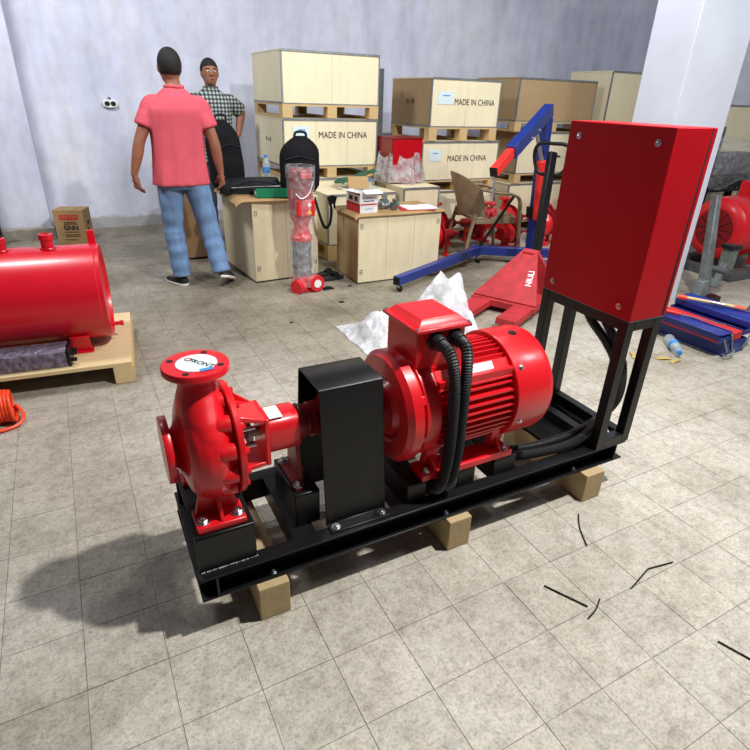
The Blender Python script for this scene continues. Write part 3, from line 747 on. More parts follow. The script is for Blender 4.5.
# green binder
gb = thing('ring_binder', 'green ring binder lying on the crate by the laptop bag', 'binder', (1.35, 3.45, .712), math.radians(82))
B().box((0, 0, .055), (.22, .30, .004), (0, math.radians(9), 0)).out('cover', 'green', gb)
B().box((0, 0, .004), (.22, .30, .004)).out('cover', 'green', gb)
B().bx(-.113, -.108, -.15, .15, .002, .072).out('spine', 'green', gb)
B().prism([(-.10, .008), (.10, .008), (.10, .032), (-.10, .060)], (0, -.14, 0), (1, 0, 0), (0, 0, 1), (0, .28, 0)).out('paper_block', 'white', gb)
# plank / rolled sheet behind laptop bag
tag(B().box((1.42, 3.93, .722), (.26, .07, .016), (0, 0, -.1)).out('wooden_board', 'brownwood', None, .002), 'short brown board lying behind the laptop bag', 'board')
def pet_bottle(label, loc, h=.23, r=.032, rot=(0, 0, 0), group='plastic water bottles'):
    t = thing('water_bottle', label, 'bottle', loc, 0, group); t.rotation_euler = rot
    B().lathe([(0, r*.6), (.004, r*.92), (h*.1, r), (h*.30, r*.94), (h*.34, r), (h*.60, r), (h*.70, r*.96), (h*.82, r*.62), (h*.90, r*.40), (h*.93, r*.40)], (0, 0, 0), (0, 0, 1), 20).out('bottle_body', 'bottle', t)
    B().lathe([(0, r*.46), (h*.075, r*.46), (h*.08, r*.40)], (0, 0, h*.915), (0, 0, 1), 16).out('cap', 'cap', t)
    B().lathe([(0, r*1.01), (h*.2, r*1.01)], (0, 0, h*.40), (0, 0, 1), 20, False).out('label_band', 'blueink', t)
pet_bottle('clear water bottle standing left of the backpack with looped handle', (1.50, 4.08, .713), .26, .036)
pet_bottle('clear water bottle standing behind the white and red parts box', (2.19, 3.30, .601), .24, .032)
pet_bottle('crushed clear bottle lying on the floor by the blue toolbox', (3.40, .98, .034), .27, .034, (0, math.radians(90), math.radians(-128)))
# white / red parts box with open flaps
wbx = thing('parts_box', 'white and red carton with open flaps on the low crate', 'carton', (1.965, 3.02, .602), math.radians(2))
bw, bd, bh_ = .165, .26, .165
B().bx(0, bw, 0, .003, 0, bh_).bx(0, bw, bd-.003, bd, 0, bh_).bx(bw-.003, bw, .003, bd-.003, 0, bh_).bx(0, bw, 0, bd, 0, .003).out('carton_walls', 'white', wbx)
B().bx(0, .003, .003, bd-.003, .0, bh_*.46).out('red_side', 'redink', wbx); B().bx(0, .003, .003, bd-.003, bh_*.46, bh_*.88).out('white_side', 'white', wbx); B().bx(0, .003, .003, bd-.003, bh_*.88, bh_).out('dark_band', 'darkred', wbx)
for y0, y1 in ((.05, .10), (.14, .20)): B().bx(-.001, 0, y0, y1, bh_*.56, bh_*.78).out('printed_square', 'ink', wbx)
B().bx(.004, bw-.004, -.001, 0, bh_*.40, bh_*.47).out('red_stripe', 'redink', wbx)
B().bx(.03, bw-.03, -.001, 0, bh_*.58, bh_*.63).out('print_line', 'ink', wbx); B().bx(.045, bw-.045, -.001, 0, bh_*.74, bh_*.78).out('print_line', 'blueink', wbx); B().bx(.045, bw-.045, -.001, 0, bh_*.20, bh_*.23).out('print_line', 'blueink', wbx)
B().box((-.055, bd*.45, bh_+.012), (.12, bd*.8, .003), (0, math.radians(14), 0)).out('flap', 'white', wbx)
B().box((bw*.6, -.03, bh_+.012), (bw, .07, .003), (math.radians(18), 0, 0)).out('flap', 'white', wbx)
B().box((bw*.75, bd+.01, bh_+.045), (bw*1.1, .003, .11), (math.radians(-30), 0, math.radians(-15))).out('flap', 'card', wbx)
# clipboard with papers
cpb = thing('clipboard', 'white papers on a red clipboard at the crate edge', 'clipboard', (2.57, 3.10, .601), math.radians(-12))
B().bx(-.17, .14, -.10, .12, 0, .006).out('board', 'redink', cpb)
B().box((.02, .02, .010), (.30, .21, .006), (0, 0, .1)).out('papers', 'white', cpb)
B().box((.0, .10, .012), (.08, .02, .01)).out('clip', 'chrome', cpb)
# heap of loose fittings: each a thing
for k, (x, y, s, m) in enumerate(((2.27, 3.16, 1, 'steel'), (2.34, 3.10, .9, 'greymetal'), (2.31, 3.24, 1.1, 'steel'), (2.39, 3.2, .8, 'castgreen'))):
    f = thing('pipe_fitting', ('pale metal pipe fitting nearest the parts box', 'dark metal pipe fitting at the front of the fittings', 'large pale pipe fitting at the back of the fittings', 'greenish pipe fitting nearest the clipboard')[k], 'fitting', (x, y, .602), k*1.1, 'loose fittings on the low crate', s)
    B().lathe([(0, .02), (.0, .03), (.012, .03), (.014, .02), (.06, .02), (.062, .03), (.075, .03), (.075, .018)], (-.035, 0, .032), (1, 0, 0), 18).out('fitting_body', m, f)
    B().lathe([(0, .018), (.04, .018), (.042, .026), (.055, .026)], (0, 0, .04), (0, 0, 1), 16).out('branch', m, f)
tag(B().sheet(lambda u, v: (2.43+.10*u, 3.28+.10*v, .606+.02*math.sin(3*u+1)*math.sin(4*v+.6)), 10, 8, .003).out('green_cloth', 'green'), 'small green cloth between fittings and clipboard', 'cloth')

# ================================================================== WRAPPED VERTICAL PUMP
wp = thing('wrapped_pump', 'tall red vertical pump wrapped in clear plastic', 'pump', (1.455, 3.055, 0), 0)
B().lathe([(0, .105), (.02, .105), (.024, .085), (.05, .08), (.11, .078), (.13, .065)], (0, 0, 0), (0, 0, 1), 28).out('pump_base', 'red', wp, .002)
B().cyl((.075, -.07, .072), (.085, -.125, .072), .068, n=28).out('port_flange', 'red', wp, .003)
B().cyl((.085, -.125, .072), (.0855, -.128, .072), .034, n=24).out('port_cap', 'white', wp)
B().cyl((-.03, -.06, .05), (-.10, -.10, .05), .06, n=24).out('port_flange', 'red', wp, .003)
B().lathe([(0, .068), (.30, .068)], (0, 0, .12), (0, 0, 1), 28).out('stage_sleeve', 'steel', wp)
for k in range(4):
    a = PI/4+k*PI/2; B().cyl((.078*math.cos(a), .078*math.sin(a), .11), (.078*math.cos(a), .078*math.sin(a), .46), .008, n=8).out('tie_rod', 'steel', wp)
B().lathe([(0, .07), (0, .088), (.03, .088), (.05, .07), (.12, .06), (.16, .075), (.18, .09), (.20, .09)], (0, 0, .42), (0, 0, 1), 28).out('motor_stool', 'red', wp)
B().lathe([(0, .06), (0, .085), (.20, .085), (.22, .092), (.33, .092), (.345, .08), (.35, .02)], (0, 0, .62), (0, 0, 1), 32).out('motor_barrel', 'darkred', wp)
for k in range(16):
    a = 2*PI*k/16; B().box((.089*math.cos(a), .089*math.sin(a), .74), (.014, .004, .16), (0, 0, a)).out('cooling_fin', 'red', wp)
tbw = B().bx(-.070, .078, -.112, -.06, .625, .745).out('terminal_box', 'red', wp, .006)
B().prism([(-.022, 0), (.022, 0), (0, .042)], (.03, -.1135, .642), (1, 0, 0), (0, 0, 1), (0, .0012, 0)).out('warning_triangle', 'yellow', tbw)
B().cyl((.03, -.1135, .712), (.03, -.112, .712), .016, n=20).out('round_label', 'white', tbw)
B().bx(-.03, .06, -.100, -.088, .905, .945).out('red_badge', 'red', wp, .004)
def wrapf(u, v):
    a = u*2*PI; r = .107+.008*math.sin(v*5.5+2) * (1+.05*math.sin(6*a+9*v)+.035*math.sin(11*a-14*v))
    return (r*math.cos(a), r*1.08*math.sin(a)-.012, .05+.945*v)
B().sheet(lambda u, v: wrapf(u, v), 64, 40, .0012).out('plastic_wrap', 'wrap', wp, 0, 60)
B().tube(spline([(-.08, -.118, .80), (-.04, -.132, .765), (.02, -.134, .80), (.06, -.128, .89)], 6), [(.010, .003)]*19, 6).out('tape', 'white', wp)
# shoes beside it
for k, (x, y, a) in enumerate(((1.79, 3.22, .2), (1.78, 3.36, .3))):
    sh = thing('sandal', ('black sandal on the floor nearest the wrapped pump base', 'black sandal on the floor behind the other sandal')[k], 'shoe', (x, y, 0), a, 'black sandals by the crate')
    blob(lambda an, u: (.125*sqr(an, 2.6)[0], .045*sqr(an, 2.6)[1]*(1+.2*math.cos(an)), .022*u), 'sole', 'shoe', sh, nv=3)
    B().tube(spline([(.03, -.045, .015), (.04, -.02, .05), (.04, .02, .05), (.03, .045, .015)], 6), [(.026, .004)]*19, 8).out('strap', 'blackmatte', sh)
tag(B().sheet(lambda u, v: (1.60+.10*u, 2.95+.06*v, .004+.018*math.sin(PI*u)*math.sin(PI*v)), 10, 8, .003).out('rag', 'blackmatte'), 'small black rag at the foot of the wrapped pump', 'rag')

# ================================================================== ENGINE CRANE
ec = thing('engine_crane', 'blue folding engine crane with red boom end and hanging chain', 'crane', (3.88, 3.02, 0))
def lp(x, y, z): return V((x-3.88, y-3.02, z))
B().bar(lp(3.37, 3.30, .115), lp(4.34, 2.72, .115), .075, .085).out('base_beam', 'blue', ec, .004)
B().bar(lp(3.42, 3.25, .115), lp(2.14, 2.66, .105), .07, .075).out('floor_leg', 'blue', ec, .004)
B().bar(lp(4.28, 2.74, .115), lp(3.20, 2.40, .105), .07, .075).out('floor_leg', 'blue', ec, .004)
tipd = (lp(2.14, 2.66, .105)-lp(3.42, 3.25, .115)).normalized(); e_ = lp(2.14, 2.66, .105)
B().bar(e_-tipd*.002, e_+tipd*.003, .058, .062).out('leg_end_cap', 'black', ec)
mast = B().bar(lp(3.93, 3.03, .10), lp(3.84, 3.0, 1.36), .085, .085).out('mast', 'blue', ec, .004)
B().bar(lp(3.90, 3.03, .46), lp(3.89, 3.03, .56), .11, .11).out('pump_bracket', 'black', mast)
B().prism([(0, .30), (.08, .34), (.02, -.02), (-.10, -.10)], lp(3.84, 2.955, 1.10), (-.894, -.447, 0), (0, 0, 1), (-.045*.447, .045*2, 0)).out('mast_head', 'blue', mast, .003)
bm_ = B().bar(lp(3.86, 3.005, 1.425), lp(3.20, 2.675, 1.10), .085, .11).out('boom', 'blue', ec, .004)
B().bar(lp(3.26, 2.705, 1.13), lp(2.94, 2.545, .965), .062, .075).out('boom_extension', 'orangered', bm_, .003)
bd_ = (lp(2.94, 2.545, .965)-lp(3.26, 2.705, 1.13)).normalized()
B().bar(lp(2.94, 2.545, .965), lp(2.94, 2.545, .965)+bd_*.012, .064, .077).out('boom_end', 'black', bm_)
for x, y, z in ((3.50, 2.83, 1.22), (3.62, 2.885, 1.28)):
    B().cyl(lp(x+.02, y-.05, z-.02), lp(x-.03, y+.06, z-.02), .014, n=10).out('pivot_pin', 'chrome', bm_)
B().cyl(lp(3.86, 2.94, .46), lp(3.76, 2.89, 1.0), .042, n=20).out('hydraulic_ram', 'orangered', ec, .003)
B().cyl(lp(3.76, 2.89, 1.0), lp(3.62, 2.86, 1.24), .018, n=14).out('ram_rod', 'chrome', ec)
B().cyl(lp(3.66, 3.09, .66), lp(3.44, 3.25, .15), .014, n=10).out('brace', 'black', ec)
ln = B().ring((0, 0, 0), (0, 1, 0), .017, .0045, 16, 6).out('chain_link', 'chrome'); lme = ln.data; bpy.data.objects.remove(ln)
for k in range(7):
    share('chain_link', lme, ec, lp(2.955, 2.552, .925-k*.029), (0, 0, PI/2*(k % 2)+.4), (.8, 1, 1.15))
hk = B(); hk.tube(spline([lp(2.97, 2.555, .73), lp(2.97, 2.555, .69), lp(2.995, 2.57, .655), lp(2.99, 2.568, .615), lp(2.955, 2.55, .60), lp(2.925, 2.535, .625), lp(2.928, 2.537, .66)], 6), [.012]*30+[.010]*4+[.008]*3, 10)
hk.out('hook', 'oldred', ec)
B().cyl(lp(2.935, 2.53, .71), lp(3.005, 2.565, .71), .018, n=12).cyl(lp(2.985, 2.52, .645), lp(2.955, 2.59, .645), .036, n=18).out('hook_block', 'oldred', ec)
for x, y in ((2.19, 2.685), (3.40, 3.20), (4.27, 2.70), (3.26, 2.43)):
    ct = B(); ct.cyl(lp(x-.012, y, .035), lp(x+.012, y, .035), .035, n=20); wo = ct.out('castor_wheel', 'shoe', ec)
    B().box(lp(x, y, .055), (.042, .05, .035)).out('castor_fork', 'chrome', ec, .003)

# ================================================================== PALLET TRUCK
fd = V((-.88, -.47, 0)).normalized(); fs = V((-fd.y, fd.x, 0))     # fork direction and sideways
pt = thing('pallet_truck', 'red hand pallet truck with black tow handle by the engine crane', 'pallet truck', (3.05, 2.12, 0))
def pl_(a, b, z): return fd*a+fs*b+V((0, 0, z))
for s in (-1, 1):
    B().prism([(-.08, .0), (.08, .0), (.075, .05), (-.075, .05)], pl_(.05, s*.17, .04), fs, (0, 0, 1), fd*.72).out('fork', 'oldred', pt, .004)
    B().cyl(pl_(.70, s*.17-.05, .035), pl_(.70, s*.17+.05, .035), .035, n=18).out('fork_roller', 'shoe', pt)
B().prism([(-.27, .05), (.27, .05), (.27, .13), (.05, .40), (-.05, .40), (-.27, .13)], pl_(-.10, 0, 0), fs, (0, 0, 1), fd*.03).out('front_plate', 'oldred', pt, .004)
for s in (-1, 1):
    B().prism([(-.10, .05), (.30, .05), (.30, .10), (.02, .385), (-.06, .40), (-.10, .40)], pl_(0, s*.055-.012, 0), fd, (0, 0, 1), fs*.024).out('gusset', 'oldred', pt, .003)
B().prism([(-.14, .05), (.14, .05), (.05, .40), (-.05, .40)], pl_(-.02, 0, 0), fs+V((0, 0, 0)), V((0, 0, 1))-fd*.0, fd*.02).out('sloping_cover', 'oldred', pt, .003)
cvp = B()
A = [pl_(.40, -.26, .095), pl_(.40, .26, .095), pl_(-.06, .055, .405), pl_(-.06, -.055, .405)]
nn = (A[1]-A[0]).cross(A[2]-A[0]).normalized()*.012
cvp.rings([A, [p+nn for p in A]]); cvr = cvp.out('hood', 'oldred', pt, .003)
B().bar(pl_(.42, -.26, .07), pl_(.42, .26, .07), .05, .05).out('cross_bar', 'oldred', pt, .003)
text('NIULI', .065, 'white', cvr, (A[1]*.55+A[2]*.45)+nn*1.2-fs*.055, (A[2]-A[1]), fs*-1, 'hood_lettering', .0006, .001)
B().cyl(pl_(-.20, -.05, .09), pl_(-.20, .05, .09), .09, n=24).out('steer_wheel', 'white', pt); B().cyl(pl_(-.20, -.055, .09), pl_(-.20, .055, .09), .035, n=16).out('wheel_hub', 'shoe', pt)
B().cyl(pl_(-.20, 0, .10), pl_(-.20, 0, .30), .04, n=18).out('pump_cylinder', 'greymetal', pt)
h0 = pl_(-.26, -.02, .22); h1 = V((3.44, 2.44, 1.12))-V((3.05, 2.12, 0))
hd_ = B().bar(h0, h1, .05, .07).out('tow_bar', 'black', pt, .004)
q1 = fs
B().tube(spline([h1-V((0, 0, .18)), h1+q1*.10-V((0, 0, .16)), h1+q1*.15-V((0, 0, .03)), h1+q1*.12+V((0, 0, .055)), h1+V((0, 0, .065)), h1-q1*.12+V((0, 0, .055)), h1-q1*.15-V((0, 0, .03)), h1-q1*.10-V((0, 0, .16)), h1-V((0, 0, .18))], 6), .015, 10).out('handle_loop', 'black', pt)
B().tube([h1-q1*.03-V((0, 0, .02)), h1+q1*.07-V((0, 0, .03))], .008, 8).out('release_lever', 'black', pt)

# ================================================================== BROWN CHAIR
ch = thing('armchair', 'brown moulded plastic armchair in front of the red pumps', 'chair', (3.66, 3.53, 0), math.radians(-12))
B().sheet(lambda u, v: (-.21+.42*u, -.22+.44*v, .42+.03*u-.02*math.sin(PI*u)*math.sin(PI*v)), 12, 12, .03).out('seat', 'chair', ch)
def back(u, v):
    a = -1.25+2.5*u; k = .25+.05*v
    return (-.02-k*math.cos(a)*(1)-.08*v+.02, .27*math.sin(a)*(1+.1*v), .44+.40*v*(1-.35*abs(a/1.25)**2.2))
B().sheet(back, 26, 12, .012).out('backrest', 'chair', ch)
for s in (-1, 1):
    B().tube(spline([(-.18, s*.27, .70), (-.02, s*.31, .675), (.14, s*.31, .655), (.235, s*.30, .60), (.265, s*.29, .42), (.29, s*.29, .2), (.31, s*.29, 0)], 6), [(.030, .014)]*37, 10).out('armrest', 'chair', ch)
    B().tube(spline([(-.20, s*.24, .46), (-.25, s*.25, .25), (-.30, s*.27, 0)], 6), [(.030, .016)]*13, 10).out('leg', 'chair', ch)
    B().bx(-.2, .25, s*.24-.012, s*.24+.012, .36, .43).out('apron', 'chair', ch, .006)
B().bx(.21, .235, -.24, .24, .35, .44).out('apron', 'chair', ch, .006)

# ================================================================== ROW OF RED PUMPS
def pump(label, loc, rz, s, plate=False):
    t = thing('end_suction_pump', label, 'pump', loc, rz, 'red pumps standing in front of the crates', s)
    B().lathe([(0, .055), (.02, .055), (.05, .11), (.09, .15), (.14, .15), (.165, .12), (.19, .12)], (-.02, 0, .24), (1, 0, 0), 28).lathe([(0, .07), (.2, .05), (.235, .055)], (.08, 0, .24), (0, 0, 1), 22).out('casing', 'red', t)
    B().lathe([(0, .04), (0, .095), (.022, .095), (.022, .05)], (-.04, 0, .24), (1, 0, 0), 28).out('suction_flange', 'red', t)
    B().lathe([(0, .05), (0, .088), (.022, .088), (.022, .04)], (.08, 0, .47), (0, 0, 1), 28).out('discharge_flange', 'red', t)
    B().lathe([(0, .16), (.018, .16), (.02, .08), (.09, .075), (.09, .055), (.20, .055), (.205, .045), (.22, .045), (.22, .018), (.30, .018)], (.17, 0, .24), (1, 0, 0), 26).out('bearing_bracket', 'darkred', t)
    B().bx(.02, .14, -.13, .13, 0, .025).prism([(-.10, .0), (.10, 0), (.06, .13), (-.06, .13)], (.07, 0, .02), (0, 1, 0), (0, 0, 1), (.03, 0, 0)).out('foot', 'red', t, .003)
    B().bx(.30, .34, -.06, .06, 0, .02).bx(.31, .33, -.02, .02, .02, .2).out('support_foot', 'red', t, .002)
    if plate: B().box((.26, -.06, .12), (.06, .02, .05)).out('yellow_tag', 'yellow', t)
pump('red pump at the right end of the low crate, flange upright', (2.93, 3.53, 0), .03, .96)
pump('red pump in the back row left of the brown chair', (3.28, 4.0, 0), .06, .95)
pump('red pump seen below the seat of the brown chair', (4.12, 4.02, 0), PI-.1, .9, True)
pump('red pump behind the right armrest of the brown chair', (4.26, 3.98, 0), .15, .98)
pump('red pump directly behind the red crane ram', (4.50, 3.60, 0), .3, .95)
pump('red pump behind the black pallet truck handle', (5.52, 3.62, 0), PI-.2, 1.0)
pump('red pump in the back row left of the big cabinet', (4.86, 4.05, 0), .1, .98)
pump('small red pump between the crane base and the armchair legs', (3.98, 3.56, 0), .1, .72)
pump('red pump in the back row at the far right of the pumps', (5.42, 4.08, 0), .05, .95)

# ================================================================== WHITE PLASTIC BAG ON FLOOR
def bagf(u, v):
    x = 1.36+.94*u; y = 1.55+.55*v+.02*math.sin(9*u)
    e = math.sin(PI*min(1, max(0, v)))**.6
    pk = .40*max(0, 1-abs(u-.71)/.30-abs(v-.58)/.60)**1.15+.15*math.exp(-((u-.20)/.18)**2-((v-.45)/.34)**2)+.22*math.exp(-((u-.88)/.09)**2-((v-.5)/.3)**2)+.10*math.exp(-((u-.5)/.2)**2-((v-.5)/.3)**2)
    n_ = noise.noise((u*5, v*4, 2.3))*.04+abs(noise.noise((u*8, v*6, 5.1)))*.05+noise.noise((u*21, v*13, 1.1))*.008-.012
    ed = min(1, min(u, 1-u)*9)*min(1, min(v, 1-v)*6)
    return (x+n_*.3, y+n_*.2-.10*(u-.5), .004+max(0, pk+n_)*ed)
tag(B().sheet(bagf, 110, 70, .0015).out('plastic_bag', 'bag', None, 0, 80), 'crumpled white translucent plastic sheet on the floor behind the motor', 'plastic bag')

# ================================================================== TANK ON PALLET (LEFT)
RZ = math.radians(-5)
tp = thing('plywood_pallet', 'pale plywood pallet under the red tank', 'pallet', (-.04, 1.86, 0), RZ)
B().bx(-1.5, .03, -.03, .80, .105, .125).out('deck_sheet', 'pallet', tp)
for x0, x1 in ((-.07, .03), (-.78, -.70), (-1.5, -1.4)):
    B().bx(x0, x1, -.03, .80, 0, .105).out('runner', 'pallet', tp, .003)
for k in range(5): B().bx(.0302, .034, -.03, .80, .006+k*.0195, .022+k*.0195).out('edge_lamination', 'paltimber', tp)
tk_ = thing('pressure_tank', 'glossy red horizontal cylindrical tank lying on plywood pallet', 'tank', (-.045, 1.86, .125), RZ)
TY_, TZ_, TR_ = .37, .298, .268
B().lathe([(0, .001), (0, TR_-.004), (.004, TR_), (.055, TR_), (1.345, TR_), (1.35, TR_-.004), (1.35, .001)], (-1.42, TY_, TZ_), (1, 0, 0), 64).out('tank_shell', 'tankred', tk_)
B().lathe([(0, TR_-.003), (.020, TR_-.003), (.022, TR_-.006), (.020, TR_-.012), (.004, TR_-.016), (.004, .001)], (-.0698, TY_, TZ_), (1, 0, 0), 64).out('end_plate', 'tankred', tk_)
for x, s in ((-.295, 1), (-.515, .85)):
    pr = B().lathe([(-.03, .030*s), (.045*s, .030*s), (.047*s, .036*s), (.075*s, .036*s), (.078*s, .022*s), (.062*s, .018*s)], (x, TY_-.02, TZ_+TR_), (0, 0, 1), 24).out('threaded_port', 'tankred', tk_)
    B().ring((x, TY_-.02, TZ_+TR_+.0), (0, 0, 1), .034*s, .006, 24, 6).out('weld_collar', 'tankred', pr)
B().bx(-.105, -.065, TY_+.10, TY_+.118, TZ_+TR_-.09, TZ_+TR_+.06).out('lifting_lug', 'tankred', tk_, .003)
B().cyl((-.07, TY_-.02, .095), (.0, TY_-.02, .095), .012, n=12).cyl((-.01, TY_-.02, .095), (.01, TY_-.02, .095), .016, n=12).out('drain_pipe', 'tankred', tk_)
for x in (-.27, -1.15):
    for s in (-1, 1): B().prism([(0, 0), (.10, 0), (.10, .10), (0, .10)], (x, TY_+s*.165-.012, .005), (1, 0, 0), (0, s*.35, 1), (0, .024, 0)).bx(x-.01, x+.11, TY_+s*.165-.035, TY_+s*.165+.035, 0, .008).out('tank_foot', 'tankred', tk_, .003)
# wrapped black channel lying on pallet
wc = thing('wrapped_channel', 'black steel channel in smoky plastic wrap in front of red tank', 'steel bar', (-.045, 1.86, .126), RZ)
B().bx(-1.3, -.265, .015, .15, .001, .008).bx(-1.3, -.265, .015, .021, .008, .075).bx(-1.3, -.265, .144, .15, .008, .075).out('channel', 'black', wc)
for y in (.03, .075, .12): B().cyl((-.27, y, .03+.02*(y > .05)), (-.235, y, .03+.02*(y > .05)), .011, n=6).out('bolt_end', 'black', wc)
B().bx(-.275, -.262, .008, .157, .001, .10).out('end_plate', 'black', wc, .002)
B().sheet(lambda u, v: (-1.3+1.02*u, .004+.155*v, .088+.010*math.sin(PI*v)+.006*noise.noise((u*30, v*6, 0))), 60, 10, .0015).out('plastic_wrap', 'wrapdark', wc, 0, 80)
B().sheet(lambda u, v: (-1.3+1.02*u, .004-.006*math.sin(PI*v)+.003*noise.noise((u*30, v*6, 4)), .006+.082*v), 60, 8, .0015).out('plastic_wrap', 'wrapdark', wc, 0, 80)
# orange coil hose on the floor
oc = thing('coil_hose', 'bright orange coiled air hose at the left edge of the floor', 'hose', (-.575, 1.62, 0), 0)
pts = []
for k in range(280):
    a = k*2*PI/14; pts.append((-.32+.32*k/279, .075*math.cos(a)+.02*math.sin(k/30), .084+.074*math.sin(a)))
B().tube(pts, .0085, 8).out('hose_coil', 'orange', oc)
B().tube(spline([(0, .06, .06), (.03, .0, .03), (0, -.07, .012), (-.12, -.10, .012), (-.26, -.08, .012)], 6), .0085, 8).out('hose_tail', 'orange', oc)
sp2 = thing('small_pallet', 'low pallet corner behind the orange hose', 'pallet', (-.70, 1.73, 0), RZ)
for k in range(3): B().bx(-.5, 0, .0+k*.032, .028+k*.032, .05, .068).out('slat', 'pallet', sp2)
B().bx(-.06, 0, .0, .09, 0, .05).out('runner', 'pallet', sp2)

# ================================================================== CARTON AND WALL BELL
cn = thing('carton', 'brown cardboard carton with red and black print by the wall', 'carton', (-.375, 5.36, 0), math.radians(-18))
cw_, cd_, chh = .285, .24, .345
B().bx(0, cw_, 0, cd_, 0, chh).out('carton_body', 'card', cn, .003)
B().box((cw_/2, cd_/2, chh+.003), (cw_, cd_, .003)).out('lid_flap', 'card', cn); B().bx(cw_/2-.02, cw_/2+.02, -.001, cd_, chh+.005, chh+.006).out('tape', 'tan', cn)
B().bx(.05, .235, -.0012, 0, .255, .305).out('red_band', 'redink', cn)
text('CARTON', .04, 'card', cn, (.142, -.0018, .279), (1, 0, 0), (0, 0, 1), 'band_lettering', .0003)
text('DISTRI', .042, 'ink', cn, (.150, -.001, .218), (1, 0, 0), (0, 0, 1), 'carton_lettering', .0003, .0015)
text('GNN', .062, 'ink', cn, (.150, -.001, .172), (1, 0, 0), (0, 0, 1), 'carton_lettering', .0003, .003)
for z in (.128, .100, .085, .048): B().bx(.085 if z > .06 else .07, .225 if z > .06 else .19, -.001, 0, z, z+.008).out('print_line', 'ink', cn)
B().bx(cw_, cw_+.001, .08, .12, .06, .16).bx(cw_, cw_+.001, .10, .16, .19, .23).out('side_print', 'ink', cn)
bx_ = thing('wall_lamp_box', 'small white oval twin fitting mounted on the lavender wall', 'wall fitting', (.385, 6.05, 1.325), 0, None, .64)
B().prism([(.115*sqr(2*PI*k/32, 2.8)[0], .062*sqr(2*PI*k/32, 2.8)[1]) for k in range(32)], (0, .045, 0), (1, 0, 0), (0, 0, 1), (0, -.065, 0)).out('housing', 'white', bx_, .008)
for s in (-1, 1): B().prism([(s*.047+.042*sqr(2*PI*k/24, 2.4)[0], .037*sqr(2*PI*k/24, 2.4)[1]) for k in range(24)], (0, -.020, 0), (1, 0, 0), (0, 0, 1), (0, -.006, 0)).out('dark_lens', 'hole', bx_)
B().box((0, 0, .085), (.045, .03, .022), (0, .4, 0)).out('bracket', 'black', bx_)
ps_ = thing('paint_sack', 'white and green sack at the left edge behind the tank', 'sack', (-1.02, 5.18, 0))
B().bx(-.14, .10, 0, .12, .14, .34).out('sack_top', 'white', ps_, .02); B().bx(-.14, .10, 0, .12, 0, .139).out('sack_bottom', 'green', ps_, .02)

# ================================================================== RIGHT SIDE
# toolbox
tbt = thing('toolbox', 'open blue cantilever toolbox with red trays on the floor', 'toolbox', (3.50, .66, 0), math.radians(2))
def tray(x0, x1, y0, y1, z0, z1, mat, nm):
    return B().bx(x0, x1, y0, y1, z0, z0+.004).bx(x0, x0+.003, y0, y1, z0, z1).bx(x1-.003, x1, y0, y1, z0, z1).bx(x0, x1, y0, y0+.003, z0, z1).bx(x0, x1, y1-.003, y1, z0, z1).out(nm, mat, tbt, .002)
tray(.03, .27, 0, .55, 0, .10, 'toolblue', 'bottom_tray')
tray(-.06, .09, .0, .55, .105, .150, 'toolblue', 'side_tray'); tray(.20, .36, .0, .55, .125, .165, 'toolblue', 'side_tray')
tray(-.075, .08, .01, .54, .155, .170, 'toolblue', 'upper_tray')
B().bx(.10, .20, .005, .545, .10, .155).out('tray_liner', 'redink', tbt, .003)
B().box((.33, .275, .215), (.17, .56, .006), (0, math.radians(-8), 0)).box((.25, .275, .19), (.006, .56, .045), (0, 0, 0)).out('lid', 'toolblue', tbt, .003)
B().box((-.02, .275, .172), (.15, .56, .006), (0, math.radians(4), 0)).out('lid', 'toolblue', tbt, .003)
B().bx(-.0625, -.060, .01, .54, .112, .124).out('red_stripe', 'redink', tbt)
for y in (-.006, .556):
    for a, b in (((.06, .03), (-.02, .13)), ((.12, .03), (.05, .16)), ((.24, .03), (.30, .15))):
        B().bar((a[0], y, a[1]), (b[0], y, b[1]), .004, .014).out('hinge_arm', 'steel', tbt)
B().tube(spline([(.02, .0, .02), (.0, -.04, .03), (.05, -.05, .05), (.10, -.02, .05)], 6), .006, 8).out('carry_handle', 'steel', tbt)
lev = thing('wooden_mallet', 'cream handled tool with orange ends on the toolbox lid', 'hand tool', (3.80, .98, .225), math.radians(-62))
B().cyl((-.17, 0, .016), (.17, 0, .016), .012, n=12).out('handle', 'pallet', lev); B().cyl((-.23, 0, .014), (-.17, 0, .014), .016, n=12).out('grip', 'orange', lev); B().cyl((.13, 0, .014), (.20, 0, .014), .016, n=12).out('grip', 'orange', lev)
scd = thing('screwdriver', 'steel screwdriver with red grip lying across the front tray', 'hand tool', (3.50, .98, .180), math.radians(-66))
B().cyl((-.02, 0, .010), (.26, 0, .008), .004, n=8).out('blade', 'chrome', scd); B().cyl((-.14, 0, .012), (-.02, 0, .012), .014, .011, n=12).out('grip', 'orangered', scd)
scd2 = thing('screwdriver', 'long steel screwdriver lying on the raised toolbox lid', 'hand tool', (3.85, .82, .232), math.radians(-70))
B().cyl((-.10, 0, .008), (.20, 0, .006), .004, n=8).out('blade', 'chrome', scd2); B().cyl((-.18, 0, .010), (-.10, 0, .010), .012, n=12).out('grip', 'chrome', scd2)
for k, (x, y, a) in enumerate(((3.04, .86, .2), (3.12, .80, -.4), (2.98, .92, .9), (3.16, .74, .1))):
    tag(B().sheet(lambda u, v: (x+(.10*(u-.5))*math.cos(a)-.03*(v-.5)*math.sin(a), y+.10*(u-.5)*math.sin(a)+.03*(v-.5)*math.cos(a), .004+.006*math.sin(PI*u)), 6, 3, .003).out('wood_shaving', 'leaf'), ('dry brown scrap beside the crushed bottle cap', 'dry brown scrap lying nearest the toolbox', 'dry brown scrap farthest left by the stand', 'dry brown scrap at the right end of the scraps')[k], 'scrap', 'dry scraps by the crushed bottle')
gbx = thing('grey_case', 'grey and white plastic tool case at the right edge', 'case', (3.80, .40, 0), .2)
